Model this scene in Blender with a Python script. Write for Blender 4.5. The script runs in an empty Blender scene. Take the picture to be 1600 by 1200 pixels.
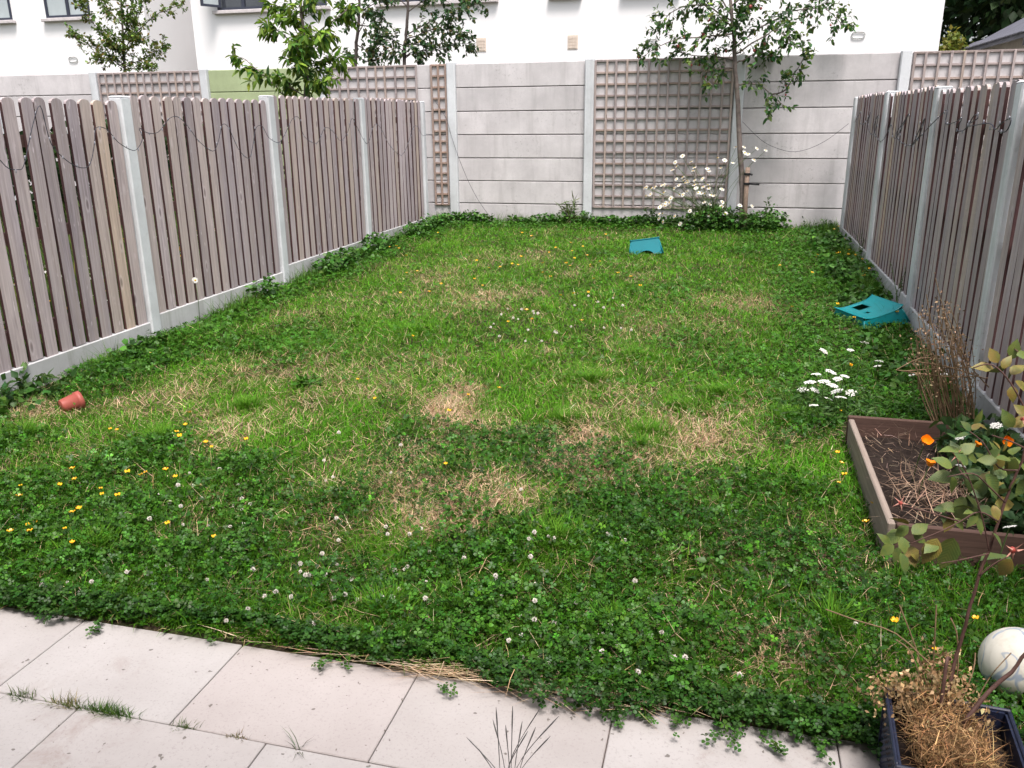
import bpy, math
import numpy as np
from mathutils import Vector, Matrix

S = bpy.context.scene
R = math.radians
rng = np.random.default_rng(7)
TAU = 2 * math.pi

# ------------------------------------------------------------------ camera
FPX, YAW, PITCH, ROLL, CAMZ = 1300.9, .2523, .306, -.0086, 1.397
def _axes():
    f = np.array([-math.sin(YAW) * math.cos(PITCH), math.cos(YAW) * math.cos(PITCH), -math.sin(PITCH)])
    r = np.array([math.cos(YAW), math.sin(YAW), 0.]); u = np.cross(r, f)
    c, s = math.cos(ROLL), math.sin(ROLL)
    return c * r + s * u, -s * r + c * u, f
AX, AU, AF = _axes()
cam_d = bpy.data.cameras.new('camera'); cam = bpy.data.objects.new('camera', cam_d)
S.collection.objects.link(cam)
cam_d.sensor_fit = 'HORIZONTAL'; cam_d.sensor_width = 36; cam_d.lens = 36 * FPX / 1600
cam_d.clip_start = .05; cam_d.clip_end = 800
m = Matrix.Identity(4)
for i in range(3):
    m[i][0] = AX[i]; m[i][1] = AU[i]; m[i][2] = -AF[i]
m[2][3] = CAMZ
cam.matrix_world = m
S.camera = cam

# ------------------------------------------------------------------ light
SUN_EL, SUN_AZ = R(66), R(152)          # azimuth clockwise from +y (away from the camera)
w = bpy.data.worlds.new('World'); S.world = w; w.use_nodes = True
nt = w.node_tree
bg = nt.nodes['Background']
sky = nt.nodes.new('ShaderNodeTexSky'); sky.sky_type = 'NISHITA'; sky.sun_disc = False
sky.sun_elevation = SUN_EL; sky.sun_rotation = SUN_AZ
sky.air_density = 1.0; sky.dust_density = 4.0; sky.ozone_density = .6
hs = nt.nodes.new('ShaderNodeHueSaturation'); hs.inputs['Saturation'].default_value = .35
nt.links.new(sky.outputs[0], hs.inputs['Color']); nt.links.new(hs.outputs[0], bg.inputs['Color'])
bg.inputs['Strength'].default_value = .088
sd = bpy.data.lights.new('sun', 'SUN'); sd.energy = 1.5; sd.angle = R(20); sd.color = (1, .93, .905)
sun = bpy.data.objects.new('sun', sd); S.collection.objects.link(sun)
sdir = Vector((math.sin(SUN_AZ) * math.cos(SUN_EL), math.cos(SUN_AZ) * math.cos(SUN_EL), math.sin(SUN_EL)))
sun.rotation_euler = sdir.to_track_quat('Z', 'Y').to_euler(); sun.location = (0, -5, 20)
S.view_settings.view_transform = 'Standard'; S.view_settings.look = 'None'
S.view_settings.gamma = 1; S.view_settings.use_curve_mapping = False
S.view_settings.exposure = 1.58

# ------------------------------------------------------------------ helpers
def ray(px, py): return AF * FPX + AX * (px - 800) - AU * (py - 600)
def at(px, py, Y):
    d = ray(px, py); return np.array([d[0] * Y / d[1], Y, CAMZ + d[2] * Y / d[1]])
def atx(px, py, X):
    d = ray(px, py); return np.array([X, d[1] * X / d[0], CAMZ + d[2] * X / d[0]])
def gbase(y): return -.2 + .0256 * (np.clip(y, 1.5, 12) - 2)
def ong(px, py, dz=0.):
    z = -.1; d = ray(px, py)
    for _ in range(20):
        t = (z + dz - CAMZ) / d[2]; z = float(gbase(d[1] * t))
    return np.array([d[0] * t, d[1] * t, z])

def link(o, parent=None):
    S.collection.objects.link(o)
    if parent: o.parent = parent
    return o
def tag(o, label=None, cat=None, group=None, kind=None):
    for k, v in (('label', label), ('category', cat), ('group', group), ('kind', kind)):
        if v: o[k] = v
    return o
def empty(name, loc, label, cat, group=None, rz=0.):
    o = bpy.data.objects.new(name, None); o.empty_display_size = .1
    o.location = [float(v) for v in loc]; o.rotation_euler[2] = rz
    link(o); return tag(o, label, cat, group)
def mesh_np(name, V, F, mat, col=None, smooth=False, mats=None, midx=None):
    V = np.asarray(V, np.float32).reshape(-1, 3); F = np.asarray(F, np.int32)
    me = bpy.data.meshes.new(name); k = F.shape[1]; n = len(F)
    me.vertices.add(len(V)); me.vertices.foreach_set('co', V.ravel())
    me.loops.add(n * k); me.loops.foreach_set('vertex_index', F.ravel())
    me.polygons.add(n)
    me.polygons.foreach_set('loop_start', np.arange(0, n * k, k, dtype=np.int32))
    me.polygons.foreach_set('loop_total', np.full(n, k, np.int32))
    if smooth: me.polygons.foreach_set('use_smooth', np.ones(n, bool))
    for mm in (mats or [mat]): me.materials.append(mm)
    if midx is not None: me.polygons.foreach_set('material_index', np.asarray(midx, np.int32))
    me.update(calc_edges=True)
    if col is not None:
        a = me.color_attributes.new('Col', 'FLOAT_COLOR', 'POINT')
        c = np.ones((len(V), 4), np.float32); c[:, :3] = col
        a.data.foreach_set('color', c.ravel())
    return me
class MB:
    """collects shapes into one mesh"""
    def __init__(s): s.v = []; s.f = []; s.m = []; s.sm = []
    def add(s, vs, fs, mi=0, smooth=False):
        b = len(s.v); s.v += [tuple(float(c) for c in v) for v in vs]
        for f in fs: s.f.append([b + i for i in f]); s.m.append(mi); s.sm.append(smooth)
        return s
    def box(s, a, b, mi=0, bev=0.):
        x0, y0, z0 = a; x1, y1, z1 = b
        if bev <= 0:
            vs = [(x, y, z) for z in (z0, z1) for y in (y0, y1) for x in (x0, x1)]
            return s.add(vs, [(0, 2, 3, 1), (4, 5, 7, 6), (0, 1, 5, 4), (2, 6, 7, 3), (0, 4, 6, 2), (1, 3, 7, 5)], mi)
        e = bev; vs = []
        cs = [(x0, y0), (x1, y0), (x1, y1), (x0, y1)]
        ins = [(x0 + e, y0 + e), (x1 - e, y0 + e), (x1 - e, y1 - e), (x0 + e, y1 - e)]
        oct_ = [(x0 + e, y0), (x1 - e, y0), (x1, y0 + e), (x1, y1 - e), (x1 - e, y1), (x0 + e, y1), (x0, y1 - e), (x0, y0 + e)]
        for z in (z0 + e, z1 - e): vs += [(x, y, z) for x, y in oct_]
        vs += [(x, y, z0) for x, y in ins] + [(x, y, z1) for x, y in ins]
        fs = [(i, (i + 1) % 8, 8 + (i + 1) % 8, 8 + i) for i in range(8)]
        for base, off, flip in ((0, 16, True), (8, 20, False)):
            q = [(base + 7, base + 0, off + 0), (base + 1, base + 2, off + 1), (base + 3, base + 4, off + 2), (base + 5, base + 6, off + 3),
                 (base + 0, base + 1, off + 1, off + 0), (base + 2, base + 3, off + 2, off + 1), (base + 4, base + 5, off + 3, off + 2), (base + 6, base + 7, off + 0, off + 3), (off, off + 1, off + 2, off + 3)]
            fs += [tuple(reversed(f)) if flip else f for f in q]
        return s.add(vs, fs, mi)
    def tube(s, pts, rad, n=5, mi=0, cap=True, smooth=True):
        pts = [np.asarray(p, float) for p in pts]
        if np.isscalar(rad): rad = [rad] * len(pts)
        vs = []; up = np.array([.31, .17, .93])
        for i, p in enumerate(pts):
            t = pts[min(i + 1, len(pts) - 1)] - pts[max(i - 1, 0)]; t = t / (np.linalg.norm(t) + 1e-9)
            a = np.cross(t, up)
            if np.linalg.norm(a) < .15: a = np.cross(t, [1, 0, 0])
            a /= np.linalg.norm(a); b = np.cross(t, a)
            vs += [p + rad[i] * (math.cos(TAU * k / n) * a + math.sin(TAU * k / n) * b) for k in range(n)]
        fs = [(i * n + k, i * n + (k + 1) % n, (i + 1) * n + (k + 1) % n, (i + 1) * n + k) for i in range(len(pts) - 1) for k in range(n)]
        if cap: fs += [tuple(range(n - 1, -1, -1)), tuple(range((len(pts) - 1) * n, len(pts) * n))]
        return s.add(vs, fs, mi, smooth)
    def lathe(s, prof, n=20, mi=0, smooth=True, c=(0, 0, 0)):
        vs = [(c[0] + r * math.cos(TAU * k / n), c[1] + r * math.sin(TAU * k / n), c[2] + z) for r, z in prof for k in range(n)]
        return s.add(vs, [(i * n + k, i * n + (k + 1) % n, (i + 1) * n + (k + 1) % n, (i + 1) * n + k) for i in range(len(prof) - 1) for k in range(n)], mi, smooth)
    def prism(s, poly, axis, a, b, mi=0):
        """poly of 2D points, extruded along axis (0,1,2) from a to b"""
        n = len(poly); vs = []
        for t in (a, b):
            for p in poly:
                q = [p[0], p[1]]; q.insert(axis, t); vs.append(q)
        fs = [tuple(range(n - 1, -1, -1)), tuple(range(n, 2 * n))] + [(i, (i + 1) % n, n + (i + 1) % n, n + i) for i in range(n)]
        return s.add(vs, fs, mi)
    def mesh(s, name, mats):
        me = bpy.data.meshes.new(name); me.from_pydata(s.v, [], s.f)
        for mm in (mats if isinstance(mats, (list, tuple)) else [mats]): me.materials.append(mm)
        me.polygons.foreach_set('material_index', s.m); me.polygons.foreach_set('use_smooth', s.sm)
        me.update(); return me
    def build(s, name, mats, parent=None, loc=None):
        o = bpy.data.objects.new(name, s.mesh(name, mats))
        if loc is not None: o.location = [float(v) for v in loc]
        return link(o, parent)
def inst(name, me, parent=None, loc=(0, 0, 0), rot=(0, 0, 0), sc=1.):
    o = bpy.data.objects.new(name, me); o.location = [float(v) for v in loc]; o.rotation_euler = rot
    o.scale = (sc, sc, sc) if np.isscalar(sc) else sc
    return link(o, parent)

# lattice value noise in numpy
_tab = np.random.default_rng(3).random((256, 256))
def vnoise(x, y):
    xi = np.floor(x).astype(int); yi = np.floor(y).astype(int); fx = x - xi; fy = y - yi
    fx = fx * fx * (3 - 2 * fx); fy = fy * fy * (3 - 2 * fy)
    g = lambda a, b: _tab[a % 256, b % 256]
    return (g(xi, yi) * (1 - fx) + g(xi + 1, yi) * fx) * (1 - fy) + (g(xi, yi + 1) * (1 - fx) + g(xi + 1, yi + 1) * fx) * fy
def fbm(x, y, f=1., o=3):
    x = np.asarray(x, float); y = np.asarray(y, float); s = 0; a = .5; n = 0
    for k in range(o): s = s + a * vnoise(x * f + 17 * k, y * f + 31 * k); n += a; a *= .5; f *= 2.1
    return s / n

# ------------------------------------------------------------------ materials
def nodes(name):
    mt = bpy.data.materials.new(name); mt.use_nodes = True; t = mt.node_tree
    return mt, t, t.nodes['Principled BSDF']
class NT:
    def __init__(s, name):
        s.m, s.t, s.b = nodes(name)
    def n(s, typ, **kw):
        nd = s.t.nodes.new('ShaderNode' + typ)
        for k, v in kw.items():
            if k in nd.inputs: nd.inputs[k].default_value = v
            else: setattr(nd, k, v)
        return nd
    def l(s, a, b): s.t.links.new(a, b)
    def coord(s, kind='Object', scale=(1, 1, 1), rand=False):
        tc = s.n('TexCoord'); mp = s.n('Mapping'); mp.inputs['Scale'].default_value = scale
        s.l(tc.outputs[kind], mp.inputs['Vector'])
        if rand:
            oi = s.n('ObjectInfo'); mu = s.n('Math', operation='MULTIPLY'); mu.inputs[1].default_value = 37.
            s.l(oi.outputs['Random'], mu.inputs[0]); cb = s.n('CombineXYZ')
            s.l(mu.outputs[0], cb.inputs[0]); s.l(mu.outputs[0], cb.inputs[1]); s.l(mu.outputs[0], cb.inputs[2])
            s.l(cb.outputs[0], mp.inputs['Location'])
        return mp.outputs[0]
    def noise(s, vec, scale, detail=4, rough=.6, dist=0.):
        nd = s.n('TexNoise'); nd.inputs['Scale'].default_value = scale; nd.inputs['Detail'].default_value = detail
        nd.inputs['Roughness'].default_value = rough; nd.inputs['Distortion'].default_value = dist
        s.l(vec, nd.inputs['Vector']); return nd.outputs['Fac']
    def ramp(s, fac, stops):
        nd = s.n('ValToRGB'); e = nd.color_ramp.elements
        while len(e) < len(stops): e.new(.5)
        for el, (p, c) in zip(e, stops):
            el.position = p; el.color = (*c, 1) if not np.isscalar(c) else (c, c, c, 1)
        s.l(fac, nd.inputs[0]); return nd.outputs[0]
    def mix(s, fac, a, b, mode='MIX'):
        nd = s.n('Mix', data_type='RGBA', blend_type=mode)
        for sock, v in ((nd.inputs[0], fac), (nd.inputs[6], a), (nd.inputs[7], b)):
            if isinstance(v, (int, float)): sock.default_value = v
            elif isinstance(v, tuple): sock.default_value = (*v, 1)
            else: s.l(v, sock)
        return nd.outputs[2]
    def bump(s, h, strength=.3, dist=.01):
        nd = s.n('Bump'); nd.inputs['Strength'].default_value = strength; nd.inputs['Distance'].default_value = dist
        s.l(h, nd.inputs['Height']); s.l(nd.outputs[0], s.b.inputs['Normal'])
    def out(s, col, rough=.8, spec=.3):
        if isinstance(col, tuple): s.b.inputs['Base Color'].default_value = (*col, 1)
        else: s.l(col, s.b.inputs['Base Color'])
        s.b.inputs['Roughness'].default_value = rough; s.b.inputs['Specular IOR Level'].default_value = spec
        return s.m
def plain(name, col, rough=.6, spec=.4, var=.12, scale=9.):
    t = NT(name); v = t.coord(); n = t.noise(v, scale, 5)
    d = tuple(c * (1 - var) for c in col); u = tuple(min(1, c * (1 + var)) for c in col)
    return t.out(t.ramp(n, [(.3, d), (.7, u)]), rough, spec)

def wood_mat(name, base, warm, dark, gl='Z', rv=.35):
    t = NT(name)
    sc = {'Z': (30, 30, 1.1), 'Y': (30, 1.1, 30), 'X': (1.1, 30, 30)}[gl]
    v = t.coord('Object', sc, True); g = t.noise(v, 2.2, 6, .65, .8)
    s2 = {'Z': (5, 5, .5), 'Y': (5, .5, 5), 'X': (.5, 5, 5)}[gl]
    g2 = t.noise(t.coord('Object', s2, True), 2., 3, .5)
    oi = t.n('ObjectInfo')
    hue = t.ramp(oi.outputs['Random'], [(0, base), (.4, tuple(c * .72 for c in base)), (.6, tuple(c * 1.15 for c in base)), (.8, warm), (.93, tuple(c * .95 for c in base)), (1, tuple(min(1, c * k) for c, k in zip(warm, (1.3, 1.22, 1.08))))])
    c = t.mix(t.ramp(g, [(.32, 0.), (.66, 1.)]), t.mix(.62, hue, dark), hue)
    c = t.mix(t.ramp(g2, [(.35, 0.), (.75, 1.)]), c, t.mix(.45, c, warm))
    # knots: few stretched cells
    kv = t.n('TexVoronoi'); kv.inputs['Scale'].default_value = 1.
    ks = {'Z': (9, 9, 3.2), 'Y': (9, 3.2, 9), 'X': (3.2, 9, 9)}[gl]
    t.l(t.coord('Object', ks, True), kv.inputs['Vector'])
    c = t.mix(t.ramp(kv.outputs['Distance'], [(.06, 1.), (.13, 0.)]), c, t.mix(.6, c, dark))
    kn = t.ramp(kv.outputs['Distance'], [(.1, 0.), (.14, .3), (.2, 0.)])
    c = t.mix(kn, c, tuple(min(1, x * 1.5) for x in base))
    fk = t.noise(t.coord('Object', {'Z': (60, 60, 14), 'Y': (60, 14, 60), 'X': (14, 60, 60)}[gl], True), 1., 2, .5)
    c = t.mix(t.ramp(fk, [(.68, 0.), (.76, .5)]), c, tuple(min(1, x * 1.7) for x in base))
    t.bump(g, .35, .004)
    return t.out(c, .85, .2)
def concrete_mat(name, col, streak=.5, spots=.4, rand=True, dirt=(.16, .15, .14)):
    t = NT(name); v = t.coord('Object', (1, 1, 1), rand)
    n1 = t.noise(v, 2.3, 6, .65); n2 = t.noise(v, 45., 4, .7)
    lo = tuple(c * .78 for c in col); hi = tuple(min(1, c * 1.08) for c in col)
    c = t.ramp(n1, [(.3, lo), (.7, hi)])
    st = t.noise(t.coord('Object', (7, 7, .55), rand), 1.6, 5, .6)
    c = t.mix(t.ramp(st, [(.52, 0.), (.85, streak)]), c, dirt)
    sp = t.noise(v, 26., 6, .75); ms = t.noise(v, 1.7, 3, .5)
    k = t.n('Math', operation='MULTIPLY'); t.l(t.ramp(sp, [(.56, 0.), (.66, 1.)]), k.inputs[0]); t.l(t.ramp(ms, [(.5, 0.), (.68, spots)]), k.inputs[1])
    c = t.mix(k.outputs[0], c, dirt)
    c = t.mix(t.ramp(n2, [(.35, .25), (.55, 0.)]), c, lo)
    oi = t.n('ObjectInfo'); c = t.mix(1., c, t.ramp(oi.outputs['Random'], [(0, .86), (1, 1.)]), 'MULTIPLY')
    t.bump(n2, .25, .004)
    return t.out(c, .9, .2)
def foliage_mat(name, rough=.45, trans=.3, spec=.4):
    t = NT(name); a = t.n('VertexColor'); a.layer_name = 'Col'
    t.l(a.outputs['Color'], t.b.inputs['Base Color'])
    t.b.inputs['Roughness'].default_value = rough; t.b.inputs['Specular IOR Level'].default_value = spec
    tr = t.n('BsdfTranslucent'); t.l(t.mix(.5, a.outputs['Color'], t.mix(1., a.outputs['Color'], (1.5, 1.4, .6), 'MULTIPLY')), tr.inputs['Color'])
    mx = t.n('MixShader'); mx.inputs[0].default_value = trans
    t.l(t.b.outputs[0], mx.inputs[1]); t.l(tr.outputs[0], mx.inputs[2])
    t.l(mx.outputs[0], t.t.nodes['Material Output'].inputs['Surface'])
    return t.m

M = {}
M['picket'] = wood_mat('weathered_picket_wood', (.5, .435, .465), (.53, .44, .385), (.13, .095, .1))
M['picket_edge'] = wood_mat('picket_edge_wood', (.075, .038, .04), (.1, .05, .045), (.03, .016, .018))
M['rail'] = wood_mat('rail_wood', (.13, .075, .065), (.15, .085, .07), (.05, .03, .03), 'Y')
M['post'] = concrete_mat('post_concrete', (.69, .71, .73), .45, .35)
M['gravel'] = concrete_mat('gravel_board_concrete', (.56, .56, .56), .65, .5, dirt=(.17, .18, .12))
M['panel'] = concrete_mat('wall_panel_concrete', (.62, .59, .595), .4, .65)
M['green'] = concrete_mat('green_painted_concrete', (.40, .47, .27), .15, .1)
M['lath'] = wood_mat('trellis_lath', (.43, .37, .365), (.45, .36, .31), (.1, .075, .07), 'Z')
M['lathx'] = wood_mat('trellis_cross_lath', (.41, .35, .345), (.43, .33, .28), (.09, .065, .06), 'X')
M['lath_brown'] = wood_mat('trellis_lath_brown', (.38, .3, .265), (.4, .28, .22), (.13, .07, .05), 'Z')
M['wire'] = plain('dark_wire', (.035, .035, .05), .5)
M['bulb'] = plain('clear_bulb', (.3, .31, .35), .3, .5)
M['leaf'] = foliage_mat('tree_leaf', .5, .35, .25)
M['clover'] = foliage_mat('clover_leaf', .45, .16, .28)
M['grass'] = foliage_mat('grass_blade', .6, .22, .12)
M['straw'] = foliage_mat('dry_straw', .75, .12, .15)
M['petal'] = foliage_mat('petal', .6, .3, .2)
M['white_petal'] = plain('white_petal', (.68, .67, .62), .6, .2, .12, 90.)
M['pink_white'] = plain('clover_floret', (.74, .68, .62), .7, .2, .15, 60.)
M['yellow'] = plain('yellow_petal', (.86, .47, .015), .35, .5, .12, 40.)
M['orange'] = plain('orange_petal', (.9, .27, .004), .45, .4, .15, 30.)
M['daisy_eye'] = plain('daisy_eye', (.6, .36, .02), .8, .1)
M['stem'] = plain('green_stem', (.09, .15, .04), .6)
M['dry_stem'] = plain('dry_stem', (.235, .16, .095), .85, .1, .3, 20.)
M['bark'] = plain('bark', (.19, .155, .14), .9, .1, .35, 22.)
M['dark_bark'] = plain('dark_bark', (.085, .07, .065), .9, .1, .3, 22.)
M['red_stem'] = plain('rose_stem', (.1, .052, .042), .6, .3, .3, 30.)
M['hip'] = plain('rose_hip', (.35, .06, .045), .5, .4, .2)
M['sepal'] = plain('rose_sepal', (.55, .27, .21), .7, .2, .2, 60.)
M['fruit'] = plain('crab_apple', (.33, .07, .06), .4, .5, .3, 30.)
M['tie'] = plain('black_tie', (.012, .012, .014), .5)
M['teal'] = plain('teal_plastic', (.0, .235, .255), .38, .5, .06)
M['blue'] = plain('blue_plastic', (.0, .16, .195), .5, .3, .06)
M['redpot'] = plain('terracotta_plastic', (.34, .085, .065), .5, .4, .12)
M['label'] = plain('white_label', (.75, .74, .75), .5)
M['facade'] = plain('white_render', (.84, .83, .83), .9, .1, .015, 2.)
M['brick'] = plain('buff_brick', (.33, .28, .24), .9, .1, .2, 12.)
M['vent'] = plain('vent_cover', (.62, .53, .45), .7)
M['fitting'] = plain('grey_fitting', (.4, .41, .4), .5)
M['frame'] = plain('window_frame', (.035, .04, .06), .45)
M['pane_pale'] = plain('pale_pane', (.42, .47, .48), .06, .8, .12, 1.3)
M['pane_dark'] = plain('dark_pane', (.045, .05, .06), .04, .9, .3, 1.)
M['sill'] = plain('window_sill', (.55, .51, .51), .8)
M['slate'] = plain('roof_slate', (.11, .11, .135), .6, .4, .25, 3.)
M['fascia'] = plain('dark_fascia', (.02, .022, .03), .5)
M['shed_wall'] = plain('buff_wall', (.4, .36, .3), .9, .2)
M['rattan'] = plain('navy_rattan', (.013, .018, .042), .45, .5, .3, 40.)
M['ballskin'] = None

def slab_mat():
    t = NT('patio_slab'); v = t.coord('Object', (1, 1, 1), True); n1 = t.noise(v, 3.2, 5, .6); n2 = t.noise(v, 120., 3, .7)
    c = t.ramp(n1, [(.3, (.405, .376, .362)), (.7, (.475, .448, .434))])
    c = t.mix(t.ramp(n2, [(.3, .5), (.45, 0.)]), c, (.3, .265, .255))
    st = t.noise(v, 5.5, 6, .72, .6); ms = t.noise(v, 1.9, 2)
    k = t.n('Math', operation='MULTIPLY'); t.l(t.ramp(st, [(.52, 0.), (.7, .55)]), k.inputs[0]); t.l(t.ramp(ms, [(.48, 0.), (.62, 1.)]), k.inputs[1])
    c = t.mix(k.outputs[0], c, (.27, .2, .17))
    sp = t.noise(v, 38., 2, .5); c = t.mix(t.ramp(sp, [(.7, 0.), (.73, .75)]), c, (.1, .085, .07))
    oi = t.n('ObjectInfo'); c = t.mix(1., c, t.ramp(oi.outputs['Random'], [(0, (.93, .91, .9)), (.5, (1., 1., 1.)), (1, (.97, .93, .92))]), 'MULTIPLY')
    t.bump(n2, .15, .002); return t.out(c, .85, .25)
M['slab'] = slab_mat()
def ground_mat():
    t = NT('lawn_soil'); v = t.coord('Object'); a = t.n('VertexColor'); a.layer_name = 'Col'
    n1 = t.noise(v, 9., 6, .7); n2 = t.noise(v, 70., 5, .75)
    soil = t.ramp(n2, [(.3, (.018, .014, .01)), (.55, (.045, .034, .022)), (.75, (.11, .08, .05))])
    green = t.ramp(n2, [(.3, (.012, .024, .006)), (.7, (.045, .08, .014))])
    straw = t.ramp(n2, [(.3, (.12, .08, .05)), (.5, (.26, .18, .11)), (.72, (.42, .30, .2))])
    c = t.mix(t.ramp(n1, [(.4, 0.), (.62, .8)]), soil, green); c = t.mix(a.outputs['Color'], c, straw)
    t.bump(n2, .6, .02); return t.out(c, .95, .1)
M['ground'] = ground_mat()
M['soil'] = plain('dark_soil', (.025, .018, .015), .95, .1, .5, 30.)
M['bed'] = wood_mat('bed_board', (.105, .062, .05), (.13, .08, .06), (.04, .025, .022), 'X')
M['bed_grey'] = wood_mat('bed_board_weathered', (.33, .29, .265), (.34, .27, .22), (.1, .075, .06), 'Y')

# ------------------------------------------------------------------ setting dimensions
XL, XR, YW = -4.02, 1.372, 11.375
L_POST = [1.22, 3.17, 5.11, 7.03, 9.0, 10.95]; L_GT = [.0, .028, .065, .1155, .139]
R_POST = [.85, 2.8, 4.84, 6.70, 8.80, 11.02]; R_TOP = [1.5, 1.535, 1.575, 1.61, 1.64]
PH = 1.5225
PATIO_Y = 2.03

# dry patches and clover, as fields over the lawn
DRY = [(715, 645, .17, 1.7), (725, 615, .12, 1.4), (712, 672, .14, 1.6), (705, 690, .2, .9), (690, 795, .2, 1.7), (650, 812, .15, 1.3), (705, 815, .14, 1.4), (930, 690, .2, 1.5), (950, 722, .18, 1.5), (915, 705, .14, 1.3), (1100, 690, .2, .7), (950, 610, .3, .7), (1040, 660, .2, .4),
       (740, 470, .4, .8), (690, 430, .3, .5), (790, 405, .4, .5), (310, 605, .25, .5), (370, 590, .25, .4), (470, 570, .3, .5), (1080, 485, .4, .45), (1200, 480, .35, .4), (340, 690, .25, .35),
       (1160, 640, .15, .6), (1220, 690, .15, .4), (560, 620, .3, .4), (800, 760, .25, .6), (620, 745, .25, .5), (180, 650, .25, .25), (1150, 850, .12, .4), (1290, 880, .18, .6), (1230, 1040, .2, .6), (30, 655, .2, .7), (650, 1060, .1, .7), (1000, 760, .2, .5)]
_dry = [(*ong(a, b)[:2], s, k) for a, b, s, k in DRY]
def dryf(x, y):
    s = 0.
    for cx, cy, sg, k in _dry: s = s + k * np.exp(-(((x - cx) / sg) ** 2 + ((y - cy) / (sg * 1.15)) ** 2))
    s = s * np.clip(2.6 * fbm(x, y, 4.2, 4) - .55, 0, 1.4) + .45 * np.clip(fbm(x + 9, y + 3, 1.9) - .52, 0, 1) * 2
    return np.clip(s, 0, 1)
_cb = np.array([ong(a, b)[:2] for a, b in [(0, 690), (200, 715), (400, 720), (560, 770), (640, 850), (850, 800), (1000, 770), (1200, 780), (1330, 800), (1500, 880)]])
_cb = _cb[np.argsort(_cb[:, 0])]
def clof(x, y):
    b = np.interp(x, _cb[:, 0], _cb[:, 1]); n = (fbm(x, y, 2.3) - .5)
    c = np.clip((b - y) / .35 + .5 + n * 1.6, 0, 1) * np.clip(2.6 * fbm(x + 11, y + 2, 1.5) - .2, .6, 1)
    c = np.maximum(c, np.clip((XL + .33 + .5 * (fbm(x, y, 1.7)) - x) / .2, 0, 1) * np.clip((y - 3.6) / .6, 0, 1))
    c = np.maximum(c, np.clip((x - (XR - .75 - .5 * fbm(x, y + 5, 1.3))) / .3, 0, 1) * np.clip((y - 4.2) / .5, 0, 1))
    c = np.maximum(c, np.clip((y - (YW - .5 - .4 * fbm(x, 2.2, 1.9))) / .2, 0, 1))
    c = np.maximum(c, np.clip((fbm(x + 4, y + 40, 1.1) - .62) * 5, 0, .6))
    return c
def bumps(x, y): return .035 * (fbm(x, y, 1.6) - .5) + .03 * (fbm(x + 3, y, 6.) - .5)
def inyard(x, y): return (x > XL) & (x < XR) & (y > PATIO_Y) & (y < YW)
def gz(x, y):
    x = np.asarray(x, float); y = np.asarray(y, float)
    return gbase(y) + bumps(x, y) * np.clip((y - PATIO_Y) / .2, 0, 1) * np.clip((13 - y), 0, 1) + .012

# ------------------------------------------------------------------ ground
def make_ground():
    fx = np.concatenate([[-160, -80, -40, -24, -15, -10, -7.5], np.arange(-6, 3.01, .07), [4, 6, 9, 14, 22, 40, 80, 160]])
    fy = np.concatenate([[-60, -20, -8, -3, 0, 1.0], np.arange(1.6, 13, .07), [14, 16, 20, 30, 50, 90, 160, 320]])
    X, Y = np.meshgrid(fx, fy); Z = gz(X, Y)
    Z = np.where(Y < PATIO_Y - .01, -.262, Z)
    n, mm = X.shape; idx = np.arange(n * mm).reshape(n, mm)
    F = np.stack([idx[:-1, :-1], idx[:-1, 1:], idx[1:, 1:], idx[1:, :-1]], -1).reshape(-1, 4)
    d = dryf(X, Y).ravel()
    me = mesh_np('ground', np.stack([X, Y, Z], -1), F, M['ground'], np.stack([d] * 3, -1), True)
    tag(link(bpy.data.objects.new('ground', me)), kind='structure')
make_ground()

# ------------------------------------------------------------------ patio
M['joint'] = plain('sandy_joint', (.17, .135, .12), .95, .1, .4, 40.)
def make_patio():
    base = MB().box((-7, -2.5, -.30), (4, PATIO_Y - .01, -.212))
    base = base.build('patio', M['joint']); tag(base, kind='structure')
    g = .0017; k = 0
    rows = [(PATIO_Y, 1.63, -1.42 + .002), (1.63, 1.23, -1.115), (1.23, .83, -1.42)]
    for y1, y0, xo in rows:
        for i in range(-5, 6):
            x0 = xo + i * .5985
            if x0 > 2 or x0 < -3.6: continue
            dz = float(rng.normal(0, .0012))
            b = MB().box((x0 + g, y0 + g, -.2115), (x0 + .5985 - g, y1 - g, -.2 + dz), bev=.0025)
            b.build('paving_slab', M['slab'], base)
make_patio()

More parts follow.
